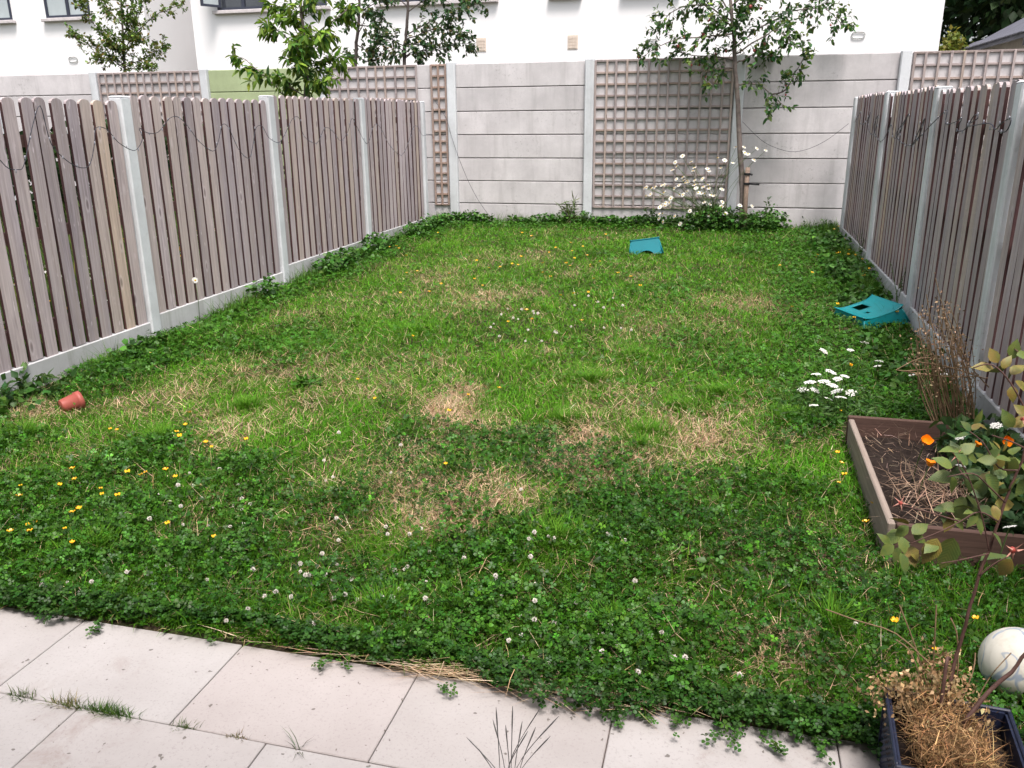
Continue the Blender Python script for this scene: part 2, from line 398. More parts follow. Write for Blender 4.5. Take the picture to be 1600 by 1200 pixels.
# ------------------------------------------------------------------ fences
def picket_mesh(i):
    wdt = .090 + .005 * rng.random(); h = PH - .006 * rng.random(); r = wdt / 2
    poly = [(-r, 0), (r, 0)] + [(r * math.cos(a), h - r * .62 + r * .62 * math.sin(a)) for a in np.linspace(0, math.pi, 9)]
    # polygon in (y,z) extruded along x by the board thickness
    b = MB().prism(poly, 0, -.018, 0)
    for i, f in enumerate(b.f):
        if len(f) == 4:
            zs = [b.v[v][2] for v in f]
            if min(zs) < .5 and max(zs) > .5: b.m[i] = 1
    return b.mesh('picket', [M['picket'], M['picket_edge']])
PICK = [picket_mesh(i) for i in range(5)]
def fence(name, X, side, posts, gts, label):
    """side=+1: yard lies toward +x of this fence; boards face the yard"""
    root = empty(name, (X, posts[0], float(gbase(posts[0]))), label, 'fence')
    inv = Vector(root.location)
    def put(o): o.location = Vector(o.location) - inv; return o
    for k, py in enumerate(posts):
        gt = gts[min(k, len(gts) - 1)]; top = gt + PH + .002 if k == 0 else max(gts[k - 1], gt) + PH - .005
        b = MB().box((-.05, -.052, -.6), (.05, .052, 0), bev=.009)
        b.add([(-.05, -.052, .0005), (.05, -.052, .0005), (.05, .052, .0005), (-.05, .052, .0005), (-.036, -.038, .01), (.036, -.038, .01), (.036, .038, .01), (-.036, .038, .01)],
              [(3, 2, 1, 0), (4, 5, 6, 7), (0, 1, 5, 4), (1, 2, 6, 5), (2, 3, 7, 6), (3, 0, 4, 7)])
        for v in range(len(b.v)):
            if b.v[v][2] < -.3: b.v[v] = (b.v[v][0], b.v[v][1], -top - .35)
        put(b.build('post', M['post'], root, (X - side * .024, py, top - .012)))
    for k in range(len(posts) - 1):
        y0, y1, gt = posts[k] + .054, posts[k + 1] - .054, gts[k]
        fx = X + side * .012
        put(MB().box((-.025, 0, -.36), (.025, y1 - y0, 0), bev=.005).build('gravel_board', M['gravel'], root, (fx - side * .025, y0, gt - .001)))
        n = 15; pitch = (y1 - y0) / n
        for i in range(n):
            yy = y0 + pitch * (i + .5) + rng.normal(0, .0018)
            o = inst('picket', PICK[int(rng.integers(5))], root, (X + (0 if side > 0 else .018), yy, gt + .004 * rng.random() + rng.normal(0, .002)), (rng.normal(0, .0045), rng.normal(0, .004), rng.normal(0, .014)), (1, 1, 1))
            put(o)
        for rz in (.18, .74, 1.28):
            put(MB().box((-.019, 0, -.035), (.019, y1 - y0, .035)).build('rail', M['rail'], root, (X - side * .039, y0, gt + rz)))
    return root
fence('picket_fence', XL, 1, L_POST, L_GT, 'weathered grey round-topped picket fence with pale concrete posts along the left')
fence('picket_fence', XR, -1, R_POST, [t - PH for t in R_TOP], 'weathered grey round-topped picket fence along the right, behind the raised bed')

# ------------------------------------------------------------------ back wall
X0, SB = -3.7346, 1.882
def make_wall():
    root = empty('concrete_wall', (X0, YW, 0), 'tall grey concrete wall of stacked panels between posts across the back', 'wall')
    c = SB - .12
    pm = MB().box((-c / 2, 0, .0065), (c / 2, .03, .2985), bev=.004); pm.box((-c / 2 - .02, .031, -.001), (c / 2 + .02, .05, .304))
    pme = pm.mesh('wall_panel', M['panel']); pmg = pme.copy(); pmg.materials.clear(); pmg.materials.append(M['green'])
    for k in range(-4, 6):
        b = MB().box((-.06, -.06, -.5), (.06, .07, 2.155), bev=.012); b.build('post', M['post'], root, (SB * k, 0, 0))
        if k < 5:
            for j in range(-1, 7):
                inst('wall_panel', pmg if k == -2 else pme, root, (SB * (k + .5), 0, j * .305 + rng.normal(0, .0008)), (rng.normal(0, .002), 0, rng.normal(0, .0006)))
make_wall()
def trellis(x0, x1, nv, label, ztop=2.12, zbot=.285, nh=14, brown=False, flaw=.0):
    root = empty('trellis', ((x0 + x1) / 2, YW - .021, zbot), label, 'trellis')
    xs = np.linspace(x0 + .012, x1 - .012, nv); zs = np.linspace(zbot, ztop, nh); xc = (x0 + x1) / 2
    mv = M['lath_brown'] if brown else M['lath']; mh = M['lath_brown'] if brown else M['lathx']
    hv = MB().box((-.0135, -.0165, 0), (.0135, 0, ztop - zbot + .02), bev=.002).mesh('lath', mv)
    hh = MB().box((-(x1 - x0) / 2, .0008, -.013), ((x1 - x0) / 2, .017, .013), bev=.002).mesh('cross_lath', mh)
    for x in xs: inst('lath', hv, root, (x - xc + rng.normal(0, .003), 0, -.01), (0, rng.normal(0, .0035), 0))
    for z in zs: inst('cross_lath', hh, root, (0, 0, z - zbot + rng.normal(0, .002)), (0, rng.normal(0, .0012), 0))
pX = lambda k: X0 + SB * k
trellis(pX(1) + .07, pX(2) - .065, 14, 'large wooden trellis on the back wall behind the white daisies')
trellis(pX(3) + .075, pX(4) - .065, 14, 'wooden trellis on the back wall above the right picket fence')
trellis(pX(-3) + .075, pX(-2) - .065, 14, 'wooden trellis on the back wall left of the green panels')
trellis(pX(-1) + .075, -4.235, 10, 'wooden trellis on the back wall behind the leafy young tree')
trellis(-4.02 + .0, pX(0) - .07, 3, 'narrow brown trellis strip in the back left corner', brown=True)

# ------------------------------------------------------------------ houses behind
YH = 18.5
def window(root, x0, x1, kind, split=None, z0=3.86, z1=4.98):
    o = root.location; t = .06
    b = MB(); b.box((x0, 0, z0), (x0 + t, .07, z1)); b.box((x1 - t, 0, z0), (x1, .07, z1)); b.box((x0 + t, 0, z0), (x1 - t, .07, z0 + t)); b.box((x0 + t, 0, z1 - t), (x1 - t, .07, z1))
    if split: b.box((split - .04, .002, z0 + t), (split + .04, .068, z1 - t))
    f = b.build('window', M['frame'], root, Vector((0, YH - .02, 0)) - o)
    MB().box((x0 + t, .035, z0 + t), (x1 - t, .045, z1 - t)).build('pane', M[kind], f)
    MB().box((x0 - .09, -.1, z0 - .075), (x1 + .09, -.001 + .02, z0 - .003), bev=.008).build('sill', M['sill'], f)
def facade(x0, x1, wins, label, depth=8.):
    root = empty('house', (x0, YH, 0), label, 'house')
    b = MB(); z1w, z0w = 4.98, 3.86; b.box((x0, YH, -.2), (x1, YH + .3, z0w)); b.box((x0, YH, z1w), (x1, YH + .3, 5.6))
    e = [x0] + [v for w_ in wins for v in w_[:2]] + [x1]
    for i in range(0, len(e), 2): b.box((e[i], YH, z0w), (e[i + 1], YH + .3, z1w))
    b.box((x1 - .3, YH + .3, -.2), (x1, YH + depth, 5.6)); b.box((x0, YH + .3, -.2), (x0 + .3, YH + depth, 5.6)); b.box((x0 + .3, YH + depth - .3, -.2), (x1 - .3, YH + depth, 5.6))
    o = root.location; b.build('wall', M['facade'], root, -Vector(o))
    r = MB().prism([(YH - .4, 5.62), (YH + depth + .4, 5.62), (YH + depth / 2, 8.4)], 0, x0 - .1, x1 + .1).build('roof', M['slate'], root, -Vector(o))
    for w_ in wins: window(root, *w_)
    return root
def vent(root, p, kind):
    o = Vector(root.location)
    if kind == 'sq':
        b = MB().box((-.11, -.012, -.14), (.11, 0, .14), bev=.004)
        for i in range(3):
            for j in range(4): b.box((-.085 + i * .06, -.02, -.115 + j * .06), (-.035 + i * .06, -.0125, -.07 + j * .06))
        b.build('air_vent', M['vent'], root, Vector((p[0], YH, p[2])) - o)
    else:
        ring = [(.12 * np.sign(math.cos(a)) * abs(math.cos(a)) ** .6, -.02, .06 * np.sign(math.sin(a)) * abs(math.sin(a)) ** .7) for a in np.linspace(0, TAU, 21)]
        MB().tube(ring, .011, 5).build('oval_vent', M['fitting'], root, Vector((p[0], YH, p[2])) - o)
hA = facade(-12.36, 3.665, [(-11.66, -10.42, 'pane_dark', -11.0), (-9.44, -8.93, 'pane_dark'), (-7.68, -5.08, 'pane_dark', -6.4), (-3.82, -3.3, 'pane_dark'), (-2.32, -1.3, 'pane_dark')],
            'long bright white rendered house behind the middle of the back wall')
for p in ((752, 70), (895, 66)): vent(hA, at(*p, YH), 'sq')
for p in ((1018, 66), (1341, 55)): vent(hA, at(*p, YH), 'oval')
hB = facade(-22, -13.62, [(-18.6, -17.36, 'pane_pale'), (-16.36, -15.1, 'pane_pale', -15.72)], 'white rendered house at the far left with a shaded side wall')
vent(hB, at(115, 93, YH), 'oval')
# open casement on the long house
def casement():
    b = MB(); b.box((0, -.48, 0), (.05, -.43, 1.0)); b.box((0, -.05, 0), (.05, 0, 1.0)); b.box((0, -.43, 0), (.05, -.05, .05)); b.box((0, -.43, .95), (.05, -.05, 1.0))
    f = b.build('casement', M['frame'], hA, Vector((-11.58, YH - .03, 3.92)) - Vector(hA.location)); f.rotation_euler[2] = R(-28)
    MB().box((.02, -.43, .05), (.03, -.05, .95)).build('pane', M['pane_pale'], f)
casement()
# the house whose patio this is, behind the viewer
def own_house():
    root = empty('terrace_house', (-1.3, -1.2, -.2), 'buff terrace house standing behind the viewer at the patio', 'house'); o = Vector(root.location)
    b = MB(); b.box((-7, -1.5, -.2), (-2.6, -1.2, 5.2)); b.box((-.4, -1.5, -.2), (4.5, -1.2, 5.2)); b.box((-2.6, -1.5, 2.0), (-.4, -1.2, 5.2)); b.box((-7, -9, -.2), (-6.7, -1.5, 5.2)); b.box((4.2, -9, -.2), (4.5, -1.5, 5.2)); b.box((-6.7, -9, -.2), (4.2, -8.7, 5.2))
    b.build('wall', M['brick'], root, -o)
    MB().prism([(-9.4, 5.22), (-.8, 5.22), (-5.1, 7.6)], 0, -7.2, 4.7).build('roof', M['slate'], root, -o)
    d = MB(); d.box((-2.6, -1.4, -.2), (-2.52, -1.3, 2.0)); d.box((-.48, -1.4, -.2), (-.4, -1.3, 2.0)); d.box((-2.52, -1.4, 1.92), (-.48, -1.3, 2.0)); d.box((-1.54, -1.398, -.2), (-1.46, -1.302, 1.92))
    d = d.build('patio_door', M['frame'], root, -o); MB().box((-2.52, -1.36, -.2), (-.48, -1.34, 1.92)).build('pane', M['pane_dark'], d)
own_house()
# low building with a slate roof on the right
def bungalow():
    XE, z, ya, yb = 5.0, 2.86, 22.7, 18.0; wd = 6.
    root = empty('bungalow', (XE, yb, 0), 'low building with a dark slate roof beyond the wall at far right', 'building'); o = Vector(root.location)
    rise = .56
    g = [(XE + .35, -.2), (XE + wd - .35, -.2), (XE + wd - .35, z + .02), (XE + wd / 2, z + rise * wd / 2 - .18), (XE + .35, z + .02)]
    MB().prism(g, 1, yb + .3, ya - .3).build('wall', M['shed_wall'], root, -o)
    rf = empty_part = MB()
    rf.prism([(XE - .02, z), (XE + wd / 2, z + rise * wd / 2), (XE + wd / 2, z + rise * wd / 2 - .09), (XE - .02, z - .09)], 1, yb, ya)
    rf.prism([(XE + wd / 2, z + rise * wd / 2), (XE + wd, z), (XE + wd, z - .09), (XE + wd / 2, z + rise * wd / 2 - .09)], 1, yb, ya)
    rf = rf.build('roof', M['slate'], root, -o)
    tile = MB().box((-.05, -.13, -.0), (.28, .13, .035), bev=.01).mesh('tile', M['slate'])
    for i in range(16): inst('roof_tile', tile, rf, (XE - .03, yb + .15 + i * .29, z + .004), (0, -math.atan(rise), 0))
    f = MB().prism([(XE - .05, z - .02), (XE + wd / 2, z + rise * wd / 2 + .02), (XE + wd / 2, z + rise * wd / 2 - .26), (XE - .05, z - .24)], 1, yb - .04, yb - .002).build('fascia', M['fascia'], root, -o)
    wn = MB().box((XE + .62, yb + .24, 1.7), (XE + 1.9, yb + .299, 2.72)).build('window', M['frame'], root, -o)
    MB().box((XE + .7, yb + .225, 1.78), (XE + 1.82, yb + .239, 2.64)).build('pane', M['pane_dark'], wn)
bungalow()

# ------------------------------------------------------------------ foliage machinery
def frame_from(d, nrm):
    d = d / (np.linalg.norm(d, axis=1, keepdims=True) + 1e-9)
    s = np.cross(nrm, d); s /= (np.linalg.norm(s, axis=1, keepdims=True) + 1e-9); n = np.cross(d, s)
    return np.stack([d, s, n], -1)            # columns
def scatter(TV, TF, pos, A, sc, col):
    N, k = len(pos), len(TV)
    sc = np.asarray(sc)
    if sc.ndim == 1: sc = sc[:, None, None]
    else: sc = sc[:, None, :]
    V = np.einsum('nij,nkj->nki', A, TV[None] * sc) + pos[:, None]
    F = (TF[None] + (np.arange(N) * k)[:, None, None]).reshape(-1, TF.shape[1])
    C = np.repeat(col, k, 0)
    return V.reshape(-1, 3), F, C
def join(parts):
    V, F, C = [], [], []; b = 0
    for v, f, c in parts: V.append(v); F.append(f + b); C.append(c); b += len(v)
    return np.concatenate(V), np.concatenate(F), np.concatenate(C)
def colvar(n, base, vv=.25, hv=.12, r=rng):
    c = np.array(base)[None] * np.exp(r.normal(0, vv, (n, 1)))
    return np.clip(c * np.exp(r.normal(0, hv, (n, 3)) * np.array([1, .35, .7])), 0, 1)
def ru(n): # random unit vectors
    v = rng.normal(0, 1, (n, 3)); return v / np.linalg.norm(v, axis=1, keepdims=True)
# leaf templates along +x, normal +z
def leaf_t(wd, fold=.12, drop=-.12):
    TV = np.array([(0, 0, 0), (.3, -wd, fold * wd * 2), (.68, -wd * .75, fold * wd + drop * .4), (1, 0, drop), (.68, wd * .75, fold * wd + drop * .4), (.3, wd, fold * wd * 2), (.5, 0, -.02)])
    return TV, np.array([(0, 1, 6), (1, 2, 6), (2, 3, 6), (3, 4, 6), (4, 5, 6), (5, 0, 6)])
def leaf4_t(wd, drop=-.12):
    TV = np.array([(0, 0, 0), (.45, -wd, .1 * wd), (1, 0, drop), (.45, wd, .1 * wd), (.5, 0, -.15 * wd)])
    return TV, np.array([(0, 1, 4), (1, 2, 4), (2, 3, 4), (3, 0, 4)])
def trefoil_t(full=True):
    V, F = [], []
    for k in range(3):
        a = TAU * k / 3; c, s = math.cos(a), math.sin(a)
        pts = [(.05, 0, -.02), (.45, -.42, .1), (.84, -.4, .06), (.92, 0, -.03), (.84, .4, .06), (.45, .42, .1)] if full else [(.03, 0, -.02), (.6, -.46, .1), (.95, 0, 0), (.6, .46, .1)]
        b = len(V); V += [(x * c - y * s, x * s + y * c, z) for x, y, z in pts]
        F += [(b, b + 1, b + 3), (b + 1, b + 2, b + 3), (b, b + 3, b + 5), (b + 5, b + 3, b + 4)] if full else [(b, b + 1, b + 2), (b, b + 2, b + 3)]
    b = len(V)
    V += [(-.03, 0, -.02), (.03, 0, -.02), (0, .04, -1.9)]; F += [(b, b + 1, b + 2)]
    return np.array(V), np.array(F)

def smooth_poly(pts, n=4):
    pts = [np.asarray(p, float) for p in pts]; out = []
    for i in range(len(pts) - 1):
        p0, p1, p2, p3 = pts[max(i - 1, 0)], pts[i], pts[i + 1], pts[min(i + 2, len(pts) - 1)]
        for t in np.linspace(0, 1, n, endpoint=False):
            out.append(.5 * (2 * p1 + (p2 - p0) * t + (2 * p0 - 5 * p1 + 4 * p2 - p3) * t * t + (3 * p1 - p0 - 3 * p2 + p3) * t ** 3))
    out.append(pts[-1]); return out
class Tree:
    def __init__(s): s.wood = MB(); s.lp = []; s.ld = []; s.tips = []
    def limb(s, pts, r0, r1, n=4, sides=6, wob=.0):
        P = smooth_poly(pts, n)
        if wob: P = [P[0]] + [p + rng.normal(0, wob, 3) for p in P[1:]]
        s.wood.tube(P, list(np.linspace(r0, r1, len(P))), sides); return P
    def twigs(s, P, num, length, lean=.5, r=.004, leaves=7, start=.15, droop=.0, sub=0, side=None):
        for _ in range(num):
            t = start + (1 - start) * rng.random(); i = min(int(t * (len(P) - 1)), len(P) - 2); b = P[i] + (P[i + 1] - P[i]) * rng.random()
            ax = P[i + 1] - P[i]; ax = ax / np.linalg.norm(ax)
            d = ru(1)[0]; d = d - .6 * ax * (d @ ax); d = d + lean * ax + np.array([0, 0, .25 - droop]); d /= np.linalg.norm(d)
            L = length * (.5 + .8 * rng.random()) * (1.15 - .5 * t)
            k = ru(1)[0] * .25; Q = [b, b + d * L * .35 + k * L * .2, b + d * L * .7 + k * L * .45 - np.array([0, 0, droop * L * .2]), b + d * L + k * L * .6 - np.array([0, 0, droop * L * .5])]
            s.wood.tube(Q, [r, r * .8, r * .6, r * .35], 3, cap=False)
            s.leaf_on(Q, leaves)
            if sub: s.twigs(Q, sub, length * .5, .6, r * .6, max(3, leaves // 2), .3, droop)
    def leaf_on(s, Q, n):
        Q = np.array(Q)
        for j in range(n):
            t = (.2 + .8 * (j + rng.random()) / n) * (len(Q) - 1); i = min(int(t), len(Q) - 2); p = Q[i] + (Q[i + 1] - Q[i]) * (t - i)
            ax = Q[i + 1] - Q[i]; ax = ax / (np.linalg.norm(ax) + 1e-9); d = ru(1)[0] + .7 * ax + np.array([0, 0, -.15])
            s.lp.append(p); s.ld.append(d / np.linalg.norm(d))
    def finish(s, name, loc, label, cat, bark, size, tmpl, base, vv=.3, hv=.15, group=None, mat='leaf', drop=.0, two=None):
        root = empty(name, loc, label, cat, group); o = np.array(loc, float)
        s.wood.v = [tuple(np.array(v) - o) for v in s.wood.v]
        s.wood.build('trunk', bark, root)
        P = np.array(s.lp) - o; D = np.array(s.ld); D[:, 2] -= drop; n = len(P)
        nr = ru(n) * .7 + np.array([0, 0, 1.]); A = frame_from(D, nr)
        sc = size * (.6 + .7 * rng.random(n)); C = colvar(n, base, vv, hv)
        if two is not None:
            k = rng.random(n) < two[1]; C[k] = colvar(int(k.sum()), two[0], vv, hv)
        V, F, C = scatter(*tmpl, P, A, sc, C)
        me = mesh_np('crown', V, F, M[mat], C); link(bpy.data.objects.new('crown', me), root)
        return root

# ------------------------------------------------------------------ crab apple in the back corner
def crab_apple():
    T = Tree(); Y = 11.0; j = lambda: rng.normal(0, .18)
    q = lambda pts, dy=None: [at(x, y, Y + ((0 if i == 0 else (dy or 0) * i / len(pts)))) for i, (x, y) in enumerate(pts)]
    base = at(1159, 358, Y); base[2] = gz(base[0], Y) - .05
    tr = [base] + q([(1160, 300), (1157, 245), (1153, 180), (1149, 110), (1147, 60), (1142, 15), (1140, -60), (1146, -160)])
    P = T.limb(tr, .04, .014, 4, 8, .003)
    specs = [([(1147, 52), (1100, 58), (1045, 66), (1000, 90)], -.5, 15), ([(1149, 105), (1125, 107), (1100, 118), (1112, 134)], -.25, 7), ([(1148, 75), (1190, 42), (1240, 18), (1290, 14), (1318, 42)], .3, 22),
             ([(1149, 85), (1185, 62), (1215, 48), (1235, 62)], -.4, 15), ([(1152, 132), (1180, 131), (1205, 148), (1228, 166)], -.2, 8), ([(1205, 148), (1228, 140), (1245, 108), (1262, 84)], -.2, 8),
             ([(1146, 35), (1100, 8), (1055, 15), (1028, 45)], .3, 16), ([(1145, 25), (1110, -20), (1070, -40), (1040, -30)], -.4, 15), ([(1143, 10), (1180, -20), (1230, -35), (1280, -20)], -.3, 18),
             ([(1142, 0), (1130, -50), (1100, -100)], .2, 12), ([(1142, -40), (1170, -90), (1200, -140)], .3, 14), ([(1149, 95), (1120, 88), (1080, 86), (1055, 75)], .3, 12), ([(1149, 100), (1175, 85), (1195, 82), (1210, 90)], .4, 9), ([(1147, 60), (1150, 40), (1165, 20), (1180, 0)], -.5, 12), ([(1147, 60), (1140, 40), (1125, 30), (1105, 40)], -.6, 11)]
    for pts, dy, n in specs:
        Q = T.limb(q(pts, dy), .011, .003, 4, 5, .006); T.twigs(Q, int(n * 1.7), .24, .5, .003, 9, .12, .1, 1); T.leaf_on(Q, 14)
    T.twigs(P, 26, .3, .3, .003, 9, .55)
    r = T.finish('crab_apple_tree', base, 'slim crab apple tree with dark leaves and red fruit by the back wall', 'tree', M['bark'], .064, leaf_t(.27, .1, -.15), (.05, .11, .035), .35, .2, two=((.12, .2, .045), .3), drop=.25)
    fr = MB().lathe([(0, -.013), (.008, -.011), (.0135, 0), (.009, .011), (0, .013)], 8).mesh('fruit', M['fruit'])
    ids = rng.choice(len(T.lp), 55, replace=False)
    for i in ids: inst('fruit', fr, r, np.array(T.lp[i]) - base + np.array([0, 0, -.03]), (0, 0, 0), .9 + .6 * rng.random())
    # stake with two black ties
    sx = at(1163, 355, Y - .06); sx[2] = gz(sx[0], sx[1])
    st = empty('tree_stake', sx, 'short round wooden stake strapped to the crab apple trunk', 'stake')
    MB().tube([(0, 0, -.1), (-.01, 0, .4), (-.012, 0, .78)], [.03, .029, .028], 9).build('pole', M['bark_pale'], st)
    for zz, ln in ((.70, .05), (.585, .14)):
        b = MB(); b.lathe([(.036, -.014), (.038, 0), (.036, .014)], 12, c=(-.012, 0, zz)); b.tube([(.02, -.02, zz), (ln, -.03, zz - .008)], .012, 5); b.build('strap', M['tie'], st)
M['bark_pale'] = plain('pale_stake', (.25, .185, .145), .85, .1, .3, 18.)
crab_apple()

# ------------------------------------------------------------------ trees beyond the fences
def leafy_tree():
    T = Tree(); Y = 8.6; q = lambda pts, dy=0: [at(x, y, Y + dy * i / len(pts)) for i, (x, y) in enumerate(pts)]
    b = at(478, 180, Y); b[2] = gbase(Y) - .02
    P = T.limb([b, at(476, 260, Y)] + q([(477, 170), (480, 110), (476, 60), (470, 10), (472, -60), (468, -130)]), .028, .01, 4, 6, .004)
    sp = [([(477, 175), (440, 145), (410, 115), (385, 95), (365, 85)], .2, 16), ([(478, 150), (450, 135), (430, 110)], -.3, 9), ([(478, 120), (500, 100), (520, 90), (538, 95)], .2, 14), ([(478, 90), (450, 60), (430, 45), (418, 40)], -.2, 14),
          ([(476, 70), (510, 40), (535, 20), (548, 10)], .3, 18), ([(474, 50), (450, 20), (430, 15)], .3, 14), ([(472, 20), (500, -10), (530, -30)], -.3, 16), ([(478, 140), (500, 130), (520, 120)], -.4, 14), ([(471, 0), (440, -30), (425, -60)], .2, 12), ([(477, 100), (470, 80), (455, 75)], -.5, 12), ([(476, 70), (490, 60), (500, 55)], -.5, 14), ([(478, 130), (468, 110), (462, 95)], -.5, 12)]
    for pts, dy, n in sp:
        Q = T.limb(q(pts, dy), .009, .003, 4, 5, .005); T.twigs(Q, n, .17, .6, .0025, 9, .1, .15); T.leaf_on(Q, 9)
    T.twigs(P, 34, .26, .4, .003, 10, .35, .1)
    T.finish('young_tree', b, 'bright green young tree with long drooping leaves behind the left fence', 'tree', M['bark'], .105, leaf_t(.17, .12, -.28), (.145, .235, .03), .3, .14, two=((.06, .14, .025), .35), drop=.45)
leafy_tree()
def small_leaf_tree():
    T = Tree(); Y = 13.0; q = lambda pts, dy=0: [at(x, y, Y + dy * i / len(pts)) for i, (x, y) in enumerate(pts)]
    b = at(196, 120, Y); b[2] = .05
    P = T.limb([b] + q([(196, 115), (193, 70), (190, 20), (188, -50), (186, -120)]), .03, .008, 4, 6, .004)
    for pts, dy, n in [([(195, 108), (165, 85), (130, 65), (105, 50)], .3, 20), ([(194, 85), (165, 55), (140, 30), (125, 5)], -.3, 18), ([(195, 105), (225, 92), (245, 80), (256, 70)], .2, 14), ([(194, 75), (220, 45), (250, 20), (285, 8)], -.2, 16), ([(192, 55), (215, 20), (230, -15)], .3, 16),
                       ([(191, 40), (165, 10), (140, -20)], .3, 16), ([(195, 100), (175, 95), (150, 95)], -.4, 11), ([(195, 110), (215, 106), (235, 108)], -.4, 10), ([(193, 60), (200, 30), (195, 0)], -.4, 14), ([(194, 90), (205, 70), (215, 60)], -.4, 14), ([(194, 95), (180, 75), (170, 70)], -.4, 14)]:
        Q = T.limb(q(pts, dy), .01, .003, 4, 5, .006); T.twigs(Q, int(n * 1.8), .22, .9, .0025, 11, .05, 0, 1); T.leaf_on(Q, 10)
    T.twigs(P, 30, .3, .5, .003, 10, .1)
    T.finish('hornbeam_tree', b, 'small-leaved tree with upswept branches behind the left end of the back wall', 'tree', M['dark_bark'], .062, leaf4_t(.3), (.1, .16, .035), .35, .2, two=((.18, .16, .04), .15))
small_leaf_tree()
def pear_tree(xs, label, specs, Y=12.6, size=.08, n2=14):
    T = Tree(); q = lambda pts, dy=0: [at(x, y, Y + dy * i / len(pts)) for i, (x, y) in enumerate(pts)]
    b = at(xs, 104, Y); b[2] = .05
    T.limb([b] + q([(xs, 100), (xs + 3, 55), (xs + 5, 5), (xs + 4, -60), (xs + 8, -120)]), .032, .012, 4, 6, .004)
    for pts, dy, n in specs:
        Q = T.limb(q(pts, dy), .01, .003, 4, 5, .006); T.twigs(Q, int(n * 1.5), .24, .5, .003, 9, .1, .15, 1); T.leaf_on(Q, 8)
    T.finish('pear_tree', b, label, 'tree', M['dark_bark'], size * .85, leaf_t(.3, .1, -.12), (.05, .1, .04), .35, .2, two=((.12, .125, .05), .2), drop=.2)
pear_tree(632, 'dark-leaved tree behind the wall between the windows, its trunk above the trellis', [([(632, 92), (645, 84), (660, 88)], .2, 8), ([(634, 70), (670, 70), (700, 68), (740, 68)], .3, 14), ([(635, 55), (680, 30), (720, 20), (755, 0)], -.2, 22), ([(634, 75), (610, 60), (590, 50)], -.3, 14), ([(636, 20), (665, 0), (700, -10), (740, -15)], .3, 20), ([(636, 10), (610, -10), (590, -20)], .2, 14),
          ([(634, 62), (670, 48), (695, 45), (720, 50)], -.3, 16), ([(634, 80), (620, 75), (605, 80)], -.4, 7), ([(636, -20), (680, -50), (730, -50)], .3, 16), ([(632, 88), (655, 78), (680, 80), (695, 75)], -.2, 9)])
pear_tree(556, 'dark slender tree behind the wall just right of the bright green one', [([(556, 95), (548, 88), (540, 90)], .2, 6), ([(558, 70), (575, 80), (590, 76)], .2, 8), ([(560, 40), (585, 40), (600, 32)], -.2, 12), ([(560, 20), (585, 5), (600, -10)], .2, 12), ([(560, 45), (545, 30), (535, 20)], .2, 9), ([(560, 0), (545, -20), (530, -40)], .2, 10), ([(558, 90), (572, 95), (582, 90)], .2, 5), ([(560, 55), (570, 30), (582, 15)], .3, 9)], Y=12.9)
def big_tree(x, y, z, rx, rz, n, label, base, size, trunk):
    T = Tree(); P = T.limb([(x, y, -.1), (x + .1, y, trunk), (x, y, z + rz * .4)], .07 * rx, .022 * rx, 5, 8, .004 * rx)
    for _ in range(10):
        e = np.array([x, y, z]) + ru(1)[0] * np.array([rx, rx, rz]) * .8; s0 = P[int(rng.integers(len(P) // 2, len(P)))]
        T.limb([s0, (s0 + e) / 2 + rng.normal(0, .3, 3), e], .018 * rx, .005 * rx, 4, 5)
    cl = np.array([x, y, z]) + ru(26) * np.array([rx, rx, rz]) * (.45 + .5 * rng.random((26, 1)))
    for c in cl:
        k = n // 26; v = ru(k) * (rng.random((k, 1)) ** .4) * np.array([rx, rx, rz]) * .36
        T.lp += list(c + v); d = v + ru(k) * .6 + np.array([0, 0, -.2]); T.ld += list(d / np.linalg.norm(d, axis=1, keepdims=True))
    T.finish('background_tree', (x, y, -.1), label, 'tree', M['dark_bark'], size, leaf4_t(.36), base, .35, .15)
big_tree(8.5, 31, 5.2, 4.3, 4.2, 16000, 'large dark green tree at top right beside the white house', (.035, .065, .025), .3, 2.5)
big_tree(15.5, 33, 5.5, 4.3, 4.4, 9000, 'broad dark tree behind the slate roof at the far right edge', (.03, .06, .025), .3, 2.5)
big_tree(4.55, 22.5, 2.5, .55, .75, 1500, 'yellow-green shrub between the white house and the slate roof', (.15, .17, .035), .11, 1.2)

# ------------------------------------------------------------------ lawn
def sample(n, x0=XL + .05, x1=XR - .05, y0=PATIO_Y - .02, y1=YW - .06, p=1.3):
    """points over the lawn, denser toward the camera"""
    u = rng.random(n); a, b = y0 ** (2 - p - .999), y1 ** (2 - p - .999)
    y = (a + (b - a) * u) ** (1 / (2 - p - .999)); x = x0 + (x1 - x0) * rng.random(n)
    ok = np.ones(n, bool)
    # the raised bed and the planter take up room
    ok &= ~((x > .64) & (x < 1.32) & (y > 2.98) & (y < 4.38))
    return x[ok], y[ok]
def blades(x, y, z, L, wd, lean, curl, col, az=None):
    n = len(x); a = rng.random(n) * TAU if az is None else az
    h = np.stack([np.cos(a), np.sin(a), 0 * a], -1); tw = a + math.pi / 2 + rng.normal(0, .5, n); s = np.stack([np.cos(tw), np.sin(tw), 0 * a], -1) * wd[:, None] / 2
    up = np.array([0, 0, 1.]); b = np.stack([x, y, z], -1); t2 = lean + curl
    mid = b + (h * np.sin(lean)[:, None] + up * np.cos(lean)[:, None]) * (L * .5)[:, None]
    tip = mid + (h * np.sin(t2)[:, None] + up * np.cos(t2)[:, None]) * (L * .5)[:, None]
    V = np.stack([b - s, b + s, mid - s * .8, mid + s * .8, tip], 1).reshape(-1, 3)
    F = (np.array([(0, 1, 3), (0, 3, 2), (2, 3, 4)])[None] + (np.arange(n) * 5)[:, None, None]).reshape(-1, 3)
    return V, F, np.repeat(col, 5, 0)
